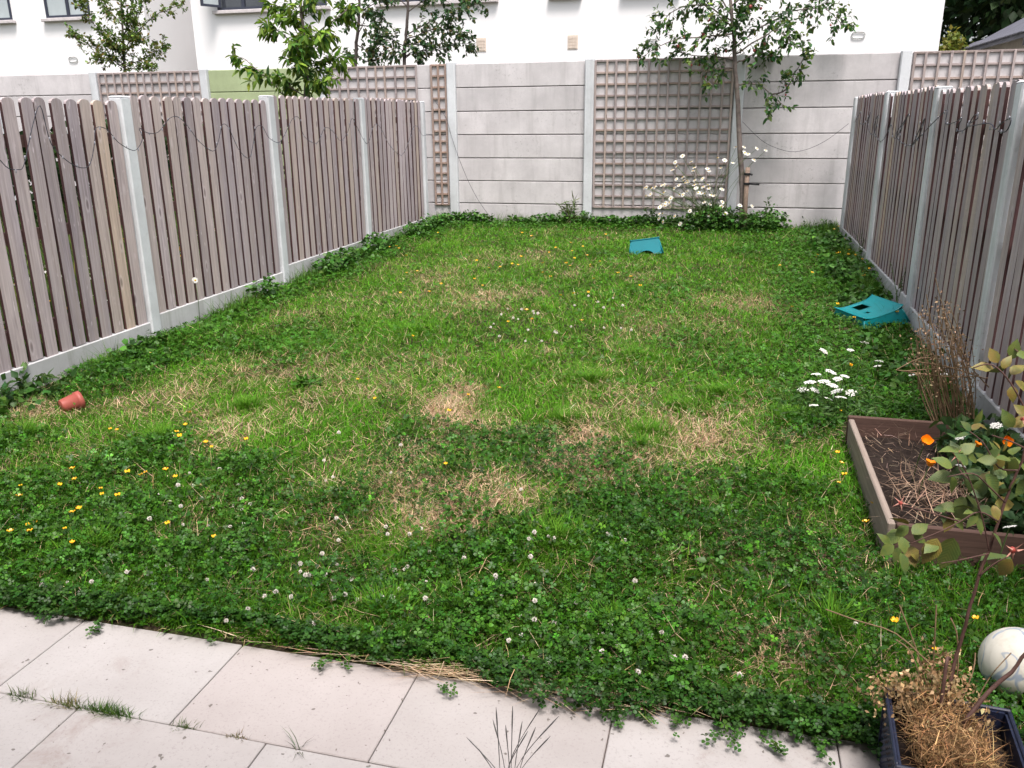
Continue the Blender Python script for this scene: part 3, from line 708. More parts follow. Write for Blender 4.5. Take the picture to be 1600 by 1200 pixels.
def stuff(name, parts, mat, label, cat):
    V, F, C = join(parts); o = link(bpy.data.objects.new(name, mesh_np(name, V, F, M[mat], C)))
    return tag(o, label, cat, kind='stuff')
TUFTS = [(385, 640, .12, 1.), (880, 660, .12, .9), (1010, 680, .16, 1.), (920, 600, .2, .9), (1060, 640, .14, .8), (600, 965, .09, 1.3), (870, 850, .14, 1.2), (1000, 700, .1, .9), (760, 870, .1, .8), (150, 870, .12, 1.2), (250, 690, .14, .9), (470, 545, .2, .7), (560, 500, .3, .7), (1120, 620, .14, .8), (1235, 660, .1, 1.2), (700, 740, .12, .7), (960, 990, .06, 1.3), (1300, 990, .06, 1.5), (40, 690, .08, 1.5), (160, 580, .08, 1.3), (1000, 560, .2, .7), (640, 520, .3, .7), (900, 345, .2, 2.0), (1010, 348, .14, 1.6)]
def lawn():
    # green blades
    x, y = sample(400000); d = dryf(x, y); c = clof(x, y); pt = fbm(x, y, 1.1)
    keep = rng.random(len(x)) < (1 - .6 * d) * (1 - .58 * c) * (.5 + .9 * pt); x, y, d, c = x[keep], y[keep], d[keep], c[keep]; n = len(x)
    sc = np.clip(.75 + y * .05, .8, 1.3); L = (.035 + .05 * rng.random(n) ** 1.5) * (.6 + .8 * fbm(x, y, 2.6)) * (1 + .35 * c); wd = (.0022 + .0018 * rng.random(n)) * sc * 1.25
    col = colvar(n, (.062, .2, .009), .36, .14); ye = fbm(x + 50, y, .8)[:, None]; col = col * (1 - .5 * ye) + np.array([[.115, .24, .014]]) * .5 * ye
    col = col * ((.62 + .76 * fbm(x + 8, y + 2, 3.3)) * (1 - .35 * c))[:, None]
    k = rng.random(n) < .05 + .2 * d; col[k] = colvar(int(k.sum()), (.33, .26, .13), .3, .1)
    g = [blades(x, y, gz(x, y), L, wd, .25 + .8 * rng.random(n), .2 + .9 * rng.random(n), col)]
    # tufts of longer, brighter grass
    for px, py, s, k in TUFTS:
        cx, cy, _ = ong(px, py); m_ = int(1100 * min(1.3, s / .15) ** 1.5); r_ = s * 1.0 * np.abs(rng.normal(0, .75, m_)); a = rng.random(m_) * TAU
        bx, by = cx + r_ * np.cos(a), cy + r_ * np.sin(a); by = np.clip(by, PATIO_Y + .02, YW - .07)
        g.append(blades(bx, by, gz(bx, by), (.035 + .06 * rng.random(m_)) * k, .003 + .002 * rng.random(m_), .1 + .45 * rng.random(m_), .2 + .7 * rng.random(m_), colvar(m_, (.1, .245, .02), .25, .12), a + rng.normal(0, .8, m_)))
    # rough grass at the foot of fences and wall
    for (x0, x1, y0, y1, m_) in ((XL + .05, XL + .2, 3.3, YW, 4500), (XR - .22, XR - .05, 4.4, YW, 5000), (XL, XR, YW - .2, YW - .07, 5000)):
        bx = x0 + (x1 - x0) * rng.random(m_); by = y0 + (y1 - y0) * rng.random(m_); kk = fbm(bx, by, 1.8) > .47; bx, by = bx[kk], by[kk]; m2 = len(bx)
        g.append(blades(bx, by, gz(bx, by), .08 + .14 * rng.random(m2) ** 2, .003 + .002 * rng.random(m2), .05 + .5 * rng.random(m2), .2 + .8 * rng.random(m2), colvar(m2, (.075, .16, .022), .3, .15)))
    stuff('lawn_grass', g, 'grass', 'patchy green grass covering the lawn', 'grass')
    # dry straw
    x, y = sample(420000); d = dryf(x, y); c = clof(x, y); keep = rng.random(len(x)) < d * .65 * (1 - .7 * c) + .018 + .03 * (1 - c); x, y = x[keep], y[keep]; n = len(x)
    col = colvar(n, (.54, .385, .25), .3, .07); k = rng.random(n) < .25; col[k] = colvar(int(k.sum()), (.26, .16, .09), .3, .1)
    a = rng.random(n) * TAU; lean = 1.0 + .5 * rng.random(n)
    s = [blades(x, y, gz(x, y) + .004 + .016 * rng.random(n), .04 + .06 * rng.random(n), .0018 + .0016 * rng.random(n), lean, np.minimum(.3 * rng.normal(0, 1, n), 1.55 - lean), col, a)]
    # longer loose stalks
    x, y = sample(650, p=1.2); n = len(x); z = gz(x, y) + .02 + .03 * rng.random(n)
    s.append(blades(x, y, z, .06 + .13 * rng.random(n), .002 + .0012 * rng.random(n), 1.05 + .5 * rng.random(n), .35 * rng.normal(0, 1, n), colvar(n, (.42, .32, .2), .3, .08)))
    # straw swept against the edge of the paving
    n = 380; x = -1.5 + 1.5 * rng.random(n); x = np.where(rng.random(n) < .7, -.85 + .75 * rng.random(n), x); y = PATIO_Y - .05 + .09 * rng.random(n)
    s.append(blades(x, y, np.maximum(gz(x, y), -.197) + .004 + .02 * rng.random(n), .08 + .16 * rng.random(n), .0022 + .001 * rng.random(n), np.full(n, 1.5), np.full(n, .06), colvar(n, (.5, .36, .24), .3, .08), np.where(rng.random(n) < .5, 0, math.pi) + rng.normal(0, .35, n)))
    stuff('dry_grass', s, 'straw', 'dry straw-coloured dead grass lying in patches on the lawn', 'grass')
    # clover and creeping leaves
    def leaves(x, y, size, hgt, tilt, base, full, vv=.28):
        n = len(x); up = np.array([[0, 0, 1.]]) + rng.normal(0, tilt, (n, 3)); up /= np.linalg.norm(up, axis=1, keepdims=True)
        dd = ru(n); dd -= up * (dd * up).sum(1, keepdims=True); A = frame_from(dd, up)
        P = np.stack([x, y, gz(x, y) + hgt], -1); TV, TF = trefoil_t(full); return scatter(TV, TF, P, A, size, colvar(n, base, vv, .13))
    x, y = sample(150000, y1=4.6, p=.6); c = clof(x, y); keep = rng.random(len(x)) < c * np.clip(2.6 * fbm(x, y, 3.4, 4) - .5, .15, 1); x, y = x[keep], y[keep]; n = len(x)
    if n > 52000: x, y = x[:52000], y[:52000]; n = 52000
    mound = .4 + 1.3 * fbm(x, y, 3.4, 4); patch = fbm(x + 20, y + 7, 1.5)
    k1 = rng.random(n) < np.clip((patch - .35) * 3, .15, .9)
    p = []
    for kk, sz, base, til in ((k1, .008, (.021, .082, .005), .55), (~k1, .0125, (.037, .115, .008), .65)):
        m1 = int(kk.sum()); p.append(leaves(x[kk], y[kk], sz * (.6 + 1.0 * rng.random(m1) ** 1.8), (.008 + .06 * rng.random(m1) ** .8) * mound[kk], til, base, True, .38))
    # single broad leaves poking through
    m1 = 5000; xb, yb = sample(9000, y1=4.6, p=.6); kk = rng.random(len(xb)) < clof(xb, yb) * np.clip(3 * fbm(xb + 3, yb, 2.4) - 1., 0, 1); xb, yb = xb[kk], yb[kk]; m1 = len(xb)
    p.append(scatter(*leaf_t(.3, .12, -.2), np.stack([xb, yb, gz(xb, yb) + .01 + .05 * rng.random(m1)], -1), frame_from(ru(m1) * [1, 1, .45], ru(m1) * .6 + [0, 0, 1]), .022 + .022 * rng.random(m1), colvar(m1, (.036, .1, .012), .4, .14)))
    x, y = sample(90000, y0=4.3, p=.8); c = clof(x, y); keep = rng.random(len(x)) < c * .9 + .1; x, y = x[keep], y[keep]; n = len(x)
    p.append(leaves(x, y, .012 + .009 * rng.random(n), .01 + .05 * rng.random(n), .4, (.045, .14, .009), False))
    # overhang over the paving edge
    n = 8000; x = XL + .1 + (XR - XL - .3) * rng.random(n); e = .05 * (fbm(x, 0 * x, 2.7) - .42) * 3 + .09 * np.clip((x + 1.2), 0, 2.2) * (fbm(x, 0 * x + 4, 1.3)) ; y = PATIO_Y + .05 - (.05 + np.clip(e * 1.5, -.05, .3)) * rng.random(n) ** 1.3; keep = x < 0.95; x, y = x[keep], y[keep]; n = len(x)
    p.append(leaves(x, y, .010 + .005 * rng.random(n), .012 + .05 * rng.random(n) + np.maximum(0, -.2 - gz(x, y)), .45, (.026, .08, .009), True))
    for px, py, ln, dr in ((150, 985, .08, -1.2), (505, 1045, .06, -1.4), (540, 1040, .05, -1.), (965, 1130, .09, -1.5), (1010, 1125, .07, -1.2), (1150, 1160, .1, -1.7), (1120, 1150, .12, -2.), (1210, 1168, .1, -1.), (1285, 1178, .12, -1.3), (1060, 1140, .08, -1.8), (700, 1085, .05, -1.2), (330, 1000, .05, -1.5)):
        d_ = ray(px, py); t_ = (-.19 - CAMZ) / d_[2]; m1 = int(ln * 190); tt = rng.random(m1); xb = d_[0] * t_ + math.cos(dr) * ln * (tt - .7) + rng.normal(0, .012, m1); yb = d_[1] * t_ + math.sin(dr) * ln * (tt - .7) + rng.normal(0, .01, m1)
        q_ = leaves(xb, yb, .009 + .005 * rng.random(m1), .0 * xb, .4, (.045, .12, .016), True); q_[0][:, 2] += np.repeat(-.188 + .02 * rng.random(m1) - gz(xb, yb), len(trefoil_t(True)[0])); p.append(q_)
    stuff('clover', p, 'clover', 'low green clover and creeping leaves carpeting the lawn', 'clover')
    # broad-leaved weeds along fences and wall: one mass of ground cover
    TV, TF = leaf_t(.42, .1, -.2); q = []
    for (x0, x1, y0, y1, m_, hh, thr) in ((XL + .06, XL + .34, 5.2, 11.2, 5200, .16, .42), (XL + .06, XL + .3, 3.2, 5.2, 900, .12, .5), (XL + .3, XR - .1, YW - .32, YW - .07, 5200, .16, .36), (XR - .45, XR - .06, 4.5, 11.2, 5200, .15, .4), (-.5, .6, 10.75, 11.3, 2500, .28, .3)):
        bx = x0 + (x1 - x0) * rng.random(m_); by = y0 + (y1 - y0) * rng.random(m_); kk = rng.random(m_) < np.clip((fbm(bx, by, 1.7) - thr) * 6, 0, 1); bx, by = bx[kk], by[kk]; n = len(bx)
        up = np.array([[0, 0, .8]]) + rng.normal(0, .5, (n, 3)); D = ru(n) * np.array([1, 1, .4])
        q.append(scatter(TV, TF, np.stack([bx, by, gz(bx, by) + hh * rng.random(n) * (.3 + 1.3 * fbm(bx, by, 2.5))], -1), frame_from(D, up), .028 + .03 * rng.random(n), colvar(n, (.042, .115, .016), .35, .14)))
    stuff('ground_cover', q, 'clover', 'dark broad-leaved weeds along the foot of fences and wall', 'weeds')
    # wild growth in the neighbouring garden, seen through the gaps of the left fence
    m_ = 9000; bx = XL - .3 - 1.2 * rng.random(m_) ** 1.5; by = 3.2 + 7.5 * rng.random(m_)
    q = [blades(bx, by, gz(bx, by), .15 + 1.0 * rng.random(m_) ** 1.6, .008 + .006 * rng.random(m_), .05 + .35 * rng.random(m_), .2 + .5 * rng.random(m_), colvar(m_, (.07, .11, .02), .4, .2), math.pi + rng.normal(0, .7, m_).clip(-1.4, 1.4))]
    n = 900; bx = XL - .15 - .8 * rng.random(n); by = 3.2 + 4.5 * rng.random(n)
    q.append(scatter(*leaf4_t(.4), np.stack([bx, by, gz(bx, by) + .15 + .45 * rng.random(n)], -1), frame_from(ru(n), ru(n)), .02 + .02 * rng.random(n), np.where(rng.random((n, 1)) < .65, np.array([[.75, .74, .7]]), np.array([[.6, .33, .03]]))))
    n = 9000; bx = XL - 1.9 - .9 * rng.random(n); by = 2.6 + 8.2 * rng.random(n); hz = gz(bx, by) + (1.25 + .3 * fbm(bx, by, 1.4)) * rng.random(n) ** .8
    q.append(scatter(*leaf4_t(.4), np.stack([bx, by, hz], -1), frame_from(ru(n), ru(n)), .07 + .06 * rng.random(n), colvar(n, (.022, .04, .012), .4, .2)))
    stuff('meadow_flowers', q, 'petal', 'wild flowers and shrubs in the next garden glimpsed through the left fence gaps', 'wild flowers')
lawn()

# ------------------------------------------------------------------ lawn flowers, one object each
def zc(lst, ox, oy, s): return [(ox + a / s, oy + b / s) for a, b in lst]
CLOVER = zc([(850,765),(875,770),(835,808),(915,803),(970,825),(1020,640),(1175,645),(1240,630),(1280,700),(1035,720),(955,730),(1080,770),(1145,805),(1230,815),(1295,793),(1300,828),(1350,820),(645,893),(690,883),(780,910),(970,915),(1123,895),(1243,938),(1300,928),(563,955),(793,1010),(1088,1027),(1188,1085),(918,1150),(688,1172),(620,770)], 0, 550, 3.4275)
CLOVER += zc([(10,548),(65,625),(30,630),(362,603),(395,467),(88,408),(95,838),(230,785),(320,878),(340,915),(460,918),(100,937),(10,1008),(88,1047),(540,990),(635,993),(665,985),(730,1020),(417,1065),(385,1090),(875,1110),(1000,683),(1140,905),(1035,930),(1073,903),(1163,925),(980,1020),(1055,1033),(1240,930),(1440,935),(1520,940),(515,880)], 500, 550, 3.2)
CLOVER += zc([(58,30),(95,75),(163,65),(237,82),(298,75),(133,107),(245,163),(285,170),(348,155),(15,165),(545,35),(575,8),(545,97),(700,80),(470,170),(530,183),(700,180),(692,283),(1035,52),(1028,97),(998,135),(1088,135),(1242,68),(1435,180),(1530,215),(1180,235),(1230,278),(1328,268),(1470,303),(1570,345),(1168,348),(1105,390),(1165,463),(1298,498),(1000,453),(1550,453),(1580,450),(1405,610),(135,307),(1240,173)], 450, 880, 3.2)
CLOVER += zc([(290,95),(90,215),(245,208),(210,262),(35,303),(173,312),(268,325),(130,347),(420,340),(463,343),(157,415),(110,453),(143,450),(245,425),(280,478),(440,410),(480,378),(480,480),(530,478),(290,552),(275,588),(810,543),(820,550),(770,630),(1050,670),(1400,328),(1215,890)], 900, 880, 3.2)
CLOVER += zc([(857,18),(640,38),(345,77),(465,87),(210,110),(405,140),(1498,28),(1265,40),(1048,85),(1390,160),(1455,165),(1320,165),(1250,225),(1272,247),(1085,280),(1133,272),(1575,305),(1535,75)], 0, 880, 3.2)
CLOVER += zc([(803,628),(738,620),(845,630),(780,580),(840,580),(955,600),(690,668),(670,690),(900,705),(710,745),(890,760),(1065,718),(1170,680),(1290,510),(1190,560),(1375,688),(985,770),(1330,540),(1360,575),(1550,720),(1080,720),(940,590),(960,615),(1440,500),(1480,690),(1500,560)], 600, 340, 4.)
BUTTER = zc([(805,13),(25,207),(595,400),(637,402),(1013,347),(1003,388),(933,455),(968,467),(1100,487),(1130,487),(1328,472),(400,660),(412,690),(293,712),(120,731),(93,808),(693,670),(777,680),(797,637),(882,654),(938,676),(528,732),(558,764),(641,810),(424,851),(153,912),(180,905),(395,903),(357,958),(55,995),(173,1003),(377,1022),(915,927),(1137,996)], 0, 550, 3.4275)
BUTTER += zc([(740,207),(625,315),(285,227),(187,135),(627,553),(890,180)], 500, 550, 3.2)
BUTTER += zc([(857,120),(345,103),(65,205),(85,210),(50,205),(137,262),(925,145),(585,290),(655,328),(805,305),(825,310),(847,268),(728,322),(210,363),(145,365),(405,367),(360,437),(570,405),(612,437),(277,483),(100,482),(435,540),(155,748),(1075,210),(1037,225),(1180,170),(1235,187),(1183,225),(1255,260),(1185,268),(1345,288),(1308,293),(1290,312),(1143,310),(1175,307),(1010,320),(1000,353),(1040,400),(1325,405),(1270,473),(1100,520),(1190,520),(880,610),(768,660),(935,678),(1240,670),(1465,380),(1560,397),(1595,470),(1390,135)], 600, 340, 4.)
BUTTER += zc([(205,890),(235,935),(300,915),(322,965),(260,1005),(308,1010),(250,1045),(295,1042),(215,1045),(345,1112),(365,1110),(345,1142),(85,1040),(170,910)], 1250, 100, 3.4286)
BUTTER += zc([(490,20),(540,12),(450,15),(605,98),(600,133),(455,75),(565,50),(70,70),(300,12),(250,125),(150,325),(430,298),(580,228),(745,215),(865,215),(843,235),(795,378),(505,692),(530,405),(575,480)], 1200, 400, 4.)
BUTTER += zc([(1242,597),(1235,637),(1240,773),(1310,775),(1460,933),(1453,1067),(1258,322),(1305,52)], 1000, 560, 4.)
BUTTER += zc([(583,370),(1062,367),(787,528)], 1250, 880, 3.75)
def clover_mesh():
    b = MB(); b.tube([(0, 0, 0), (.004, 0, .03), (0, 0, .062)], .0011, 4, 1, False)
    k = 0
    for ring, (el, cnt) in enumerate(((-35, 8), (-5, 11), (25, 10), (55, 7), (85, 3))):
        for i in range(cnt):
            a = TAU * (i + .5 * (ring % 2)) / cnt; e = R(el); d = np.array([math.cos(a) * math.cos(e), math.sin(a) * math.cos(e), math.sin(e)])
            s = np.cross(d, [0, 0, 1.01]); s /= np.linalg.norm(s); u = np.cross(s, d); c = np.array([0, 0, .068])
            p0, p1 = c + d * .003, c + d * (.0105 + .0015 * ((k * 7) % 3)); k += 1
            b.add([p0, p0 + d * .004 + s * .0022, p1, p0 + d * .004 - s * .0022, p0 + d * .005 + u * .0016], [(0, 1, 4), (1, 2, 4), (2, 3, 4), (3, 0, 4)], 0)
    return b.mesh('clover_flower', [M['pink_white'], M['stem']])
def butter_mesh():
    b = MB(); b.tube([(0, 0, 0), (.006, .002, .05), (0, 0, .1)], .0011, 4, 1, False)
    for i in range(5):
        a = TAU * i / 5; c, s = math.cos(a), math.sin(a); pt = lambda r, w_, z: (c * r - s * w_, s * r + c * w_, .1 + z)
        b.add([pt(.001, 0, 0), pt(.008, -.0058, .003), pt(.0125, -.004, .0085), pt(.0125, .004, .0085), pt(.008, .0058, .003)], [(0, 1, 2, 3, 4)], 0)
    b.lathe([(.0045, .101), (.0035, .105), (0, .1055)], 6, 2)
    return b.mesh('buttercup', [M['yellow'], M['stem'], M['daisy_eye']])
cm, bm_ = clover_mesh(), butter_mesh()
def plant(pts, me, name, hgt, big, lab, cat):
    for px, py in pts:
        p = ong(px, py, hgt)
        if p[1] < PATIO_Y + .02 or p[0] < XL + .06 or p[0] > XR - .06: continue
        s = big * (.8 + .45 * rng.random()) * (1.2 if p[1] > 5 else 1.); p[2] = float(gz(p[0], p[1])) - .004; l_, g_ = lab(p)
        tag(inst(name, me, None, p, (rng.normal(0, .14), rng.normal(0, .14), rng.random() * TAU), s), l_, cat, g_)
def clab(p):
    if p[1] > 4.6: return 'small white clover flower head in the far lawn beyond the dry patches', 'clover flowers in the far lawn'
    if p[0] > .25: return 'small white clover flower head near the raised bed or dark planter', 'clover flowers by the bed and planter'
    k = 'close to the paving' if p[1] < 2.75 else 'set back from the paving'
    h = 'left' if p[0] < -1.35 else ('middle' if p[0] < -.45 else 'right of middle')
    return f'small white clover flower head {k}, {h} in near lawn', f'clover flowers {k}, {h}'
plant(CLOVER, cm, 'clover_flower', .06, .72, clab, 'clover flower')
def blab(p):
    if p[0] < -1.6 and p[1] < 5.2: return ('yellow buttercup in the near left clover, close to the left fence side', 'buttercups at near left') if p[1] < 3.45 else ('yellow buttercup in dry grass right of the red pot', 'buttercups right of the red pot')
    if p[0] > .3 and p[1] > 4.4: return 'yellow buttercup along the right fence by the teal stool', 'buttercups along the right fence'
    if p[0] > .3: return 'yellow buttercup growing around the raised bed and planter', 'buttercups around the raised bed'
    if p[1] > 8: return ('yellow buttercup in the far lawn, right half near the blue stool', 'buttercups near the blue stool') if p[0] > -1.9 else ('yellow buttercup in the far lawn, left half near the corner', 'buttercups in the far left lawn')
    return ('yellow buttercup in the middle of the lawn, right of the dry patches', 'buttercups in the middle right lawn') if p[0] > -1.2 else ('yellow buttercup in the middle of the lawn, left side', 'buttercups in the middle left lawn')
plant(BUTTER, bm_, 'buttercup', .085, .85, blab, 'buttercup')

# ------------------------------------------------------------------ oxeye daisies
def daisy_mesh(pet=14):
    b = MB()
    for i in range(pet):
        a = TAU * i / pet + rng.normal(0, .06); c, s = math.cos(a), math.sin(a); z = rng.normal(-.002, .003); pt = lambda r, w_, zz: (c * r - s * w_, s * r + c * w_, zz)
        b.add([pt(.006, -.0025, .001), pt(.022, -.0055, .003 + z * .5), pt(.031, 0, z), pt(.022, .0055, .003 + z * .5), pt(.006, .0025, .001)], [(0, 1, 2, 3, 4)], 0)
    b.lathe([(.0095, .001), (.008, .005), (.004, .0075), (0, .008)], 8, 1)
    return b.mesh('flower', [M['white_petal'], M['daisy_eye']])
DAISY = zc([(665,175),(620,215),(720,213),(630,240),(885,188),(930,202),(980,218),(1000,120),(1050,120),(1055,155),(1075,163),(1130,128),(1185,140),(1112,200),(627,320),(668,308),(580,365),(643,358),(615,378),(740,355),(763,350),(440,372),(495,370),(430,375),(465,415),(438,425),(527,420),(592,440),(668,418),(830,378),(795,368),(805,410),(862,423),(912,383),(800,465),(550,405),(560,468),(523,495),(590,490),(915,463),(910,490),(745,530),(520,538),(530,630),(595,640),(650,600),(690,605),(730,622),(660,635),(1100,488),(1025,485),(790,318),(905,250),(765,405)], 900, 200, 4.)
DAISY += [(1000 + 120 * a + 30 * b, 262 + 85 * b) for a, b in np.random.default_rng(5).random((34, 2))]
def daisies():
    Yd = 11.02; b0 = at(1112, 352, Yd); b0[2] = gz(b0[0], Yd)
    root = empty('oxeye_daisy_plant', b0, 'tall clump of white daisies in front of the large trellis', 'daisies')
    dm = [daisy_mesh(13 + i) for i in range(3)]; st = MB()
    for px, py in DAISY:
        p = at(px, py, Yd + rng.normal(0, .09) - .05) - b0; bs = np.array([rng.normal(0, .09), rng.normal(0, .04), -.01])
        k = bs * .4 + p * .6; k[2] = p[2] * .55; k[:2] = bs[:2] + (p - bs)[:2] * .35
        st.tube(smooth_poly([bs, k, p - np.array([0, 0, .004])], 4), .0022, 4, cap=False)
        v = p - k; v = v / np.linalg.norm(v) + np.array([0, -.35, .25]) + rng.normal(0, .3, 3)
        e = Vector(v).to_track_quat('Z', 'Y').to_euler(); inst('flower', dm[int(rng.integers(3))], root, p, e, .95 + .3 * rng.random())
    st.build('stems', M['stem'], root)
    n = 1500; v = ru(n) * np.array([.3, .12, .2]) * rng.random((n, 1)) ** .5 + np.array([0, 0, .12]); v[:, 2] = np.abs(v[:, 2])
    V, F, C = scatter(*leaf4_t(.16), v, frame_from(ru(n) + np.array([0, 0, .3]), ru(n)), .04 + .05 * rng.random(n), colvar(n, (.075, .125, .045), .3, .12))
    o = link(bpy.data.objects.new('foliage', mesh_np('foliage', V, F, M['leaf'], C)), root)
daisies()
# a lone daisy pushing through the left fence
def lone_daisy():
    p = atx(305, 438, XL + .1); g = float(gz(p[0], p[1])); root = empty('oxeye_daisy_plant', (p[0], p[1], g), 'single white daisy against the left picket fence', 'daisy')
    q = p - np.array([p[0], p[1], g]); MB().tube([(-.02, .02, 0), (0, .01, q[2] * .6), q], .002, 4).build('stem', M['stem'], root)
    inst('flower', daisy_mesh(14), root, q, (R(75), 0, R(60)), .85)
lone_daisy()

# ------------------------------------------------------------------ weeds standing on their own
def weed(px, py, Y, h, n, label, name='tall_weed', base=(.06, .11, .04), lean=0., size=.05, wd=.25, spread=.05, fence=None):
    p = at(px, py, Y); p[2] = float(gz(p[0], p[1])) - .01; T = Tree()
    for _ in range(n):
        t = p + np.array([rng.normal(lean, spread * 1.5), rng.normal(0, spread), h * (.6 + .5 * rng.random())]); Q = T.limb([p + rng.normal(0, spread * .25, 3) * [1, 1, 0], (p + t) / 2 + rng.normal(0, .02, 3), t], .004, .0015, 4, 4, .004)
        T.leaf_on(Q, 16)
    T.finish(name, p, label, 'weed', M['stem'], size, leaf4_t(wd), base, .3, .15)
weed(1192, 350, 11.1, .42, 3, 'thin upright weed on the wall just right of the crab apple trunk', lean=.03)
weed(1012, 352, 11.15, .3, 4, 'dark leafy weed at the wall foot left of the daisies', size=.06)
weed(892, 350, 11.2, .35, 8, 'feathery grass-like weed at the wall foot below the middle post', wd=.05, size=.16, base=(.1, .13, .05))
weed(1512, 560, 5.35, .72, 4, 'leafy green climber standing against the right fence beside a post', lean=.02, size=.035, wd=.4, base=(.075, .105, .03), spread=.03)
weed(1408, 440, 7.1, .38, 7, 'fine-leaved weed by the right fence behind the teal stool', size=.03, wd=.2, base=(.07, .1, .05))
weed(1350, 372, 9.2, .3, 6, 'wispy weed at the foot of the far right fence', size=.03, wd=.2, base=(.09, .12, .05))
weed(482, 605, float(ong(482, 605)[1]), .05, 9, 'low dandelion-like rosette in the left lawn', 'lawn_weed', (.06, .16, .02), size=.055, wd=.2, spread=.045)
weed(42, 620, float(ong(42, 628)[1]), .16, 12, 'dark dock leaves at the foot of the left fence near the red pot', 'dock_plant', (.045, .105, .025), size=.06, wd=.3, spread=.11)

# ------------------------------------------------------------------ two child step stools
def stool(loc, rz, mat, label, rot=(0, 0, 0), L=.36, W=.27, H=.165):
    root = empty('step_stool', loc, label, 'step stool'); root.rotation_euler = (rot[0], rot[1], rz)
    nx, ny = 18, 14; V, F = [], []
    for j in range(ny + 1):
        for i in range(nx + 1):
            u, v = i / nx * 2 - 1, j / ny * 2 - 1; V.append((u * L / 2, v * W / 2, H - .014 + .03 * abs(v) ** 4.0 + .004 * abs(u) ** 6))
    for j in range(ny):
        for i in range(nx):
            if (2 <= i <= 6 and 5 <= j <= 8) or (10 <= i <= 11 and 5 <= j <= 5): continue
            a = j * (nx + 1) + i; F.append((a, a + 1, a + nx + 2, a + nx + 1))
    t = MB().add(V, F, 0, True).build('top', mat, root); md = t.modifiers.new('thickness', 'SOLIDIFY'); md.thickness = .007; md.offset = -1
    fl = .03
    def panel(length, arch, hh):
        top = [(-length / 2 + .012, hh), (length / 2 - .012, hh)]; hw = length / 2 + fl - .02
        poly = [(length / 2 - .012, hh), (-length / 2 + .012, hh), (-hw, 0), (-hw + .07, 0)] + [(-(hw - .09) * math.cos(a), arch * math.sin(a)) for a in np.linspace(.0, math.pi, 9)] + [(hw - .07, 0), (hw, 0)]
        return poly
    for s in (-1, 1):
        b = MB().prism(panel(L, .05, H - .004), 1, -.004, .004); b.v = [(x, s * (W / 2 - .008 + (H - z) / H * fl) + y, z + .006 * (z > H - .02)) for x, y, z in b.v]
        # triangulated caps keep the arch clean
        b.build('side_panel', mat, root)
        b = MB().prism(panel(W, .045, H - .012), 0, -.004, .004); b.v = [(s * (L / 2 - .008 + (H - z) / H * fl) + x, y, z) for x, y, z in b.v]
        b.build('end_panel', mat, root)
    for sx in (-1, 1):
        for sy in (-1, 1):
            MB().tube([(sx * (L / 2 - .006 + fl), sy * (W / 2 - .006 + fl), 0), (sx * (L / 2 - .008), sy * (W / 2 - .01), H - .012)], [.007, .008], 6).build('rib', mat, root)
    return root
stool((1.09, 6.62, float(gz(1.09, 6.62)) - .0), R(-62), M['teal'], 'teal plastic step stool on the grass beside the right fence', (R(14), R(1)), L=.36, W=.33, H=.12)
stool((-.845, 9.27, float(gz(-.845, 9.27)) - .03), R(6), M['blue'], 'blue plastic step stool in the far lawn left of the daisies', (R(-14), R(-8)), L=.32, W=.22)

# ------------------------------------------------------------------ fallen plant pot
def pot():
    p = ong(114, 646); z = float(gz(p[0], p[1])); root = empty('plant_pot', (p[0], p[1], z + .052), 'small red plastic plant pot lying on its side by the left fence', 'plant pot')
    root.rotation_euler = (R(-84), 0, R(-28))   # local +z (the rim) points away from the camera
    MB().lathe([(0, -.055), (.036, -.055), (.038, -.052), (.049, .028), (.0535, .029), (.055, .055), (.0515, .055), (.0505, .033), (.046, .03), (.035, -.05), (0, -.05)], 24).build('pot', M['redpot'], root, (0, 0, 0))
    b = MB(); vs = []
    for a in np.linspace(R(150), R(190), 5):
        for zz in (-.045, .018): r_ = .0405 + (zz + .052) * .1375 - .0015; vs.append((r_ * math.cos(a), r_ * math.sin(a), zz))
    b.add(vs, [(2 * i, 2 * i + 2, 2 * i + 3, 2 * i + 1) for i in range(4)]); b.build('sticker', M['label'], root)
pot()

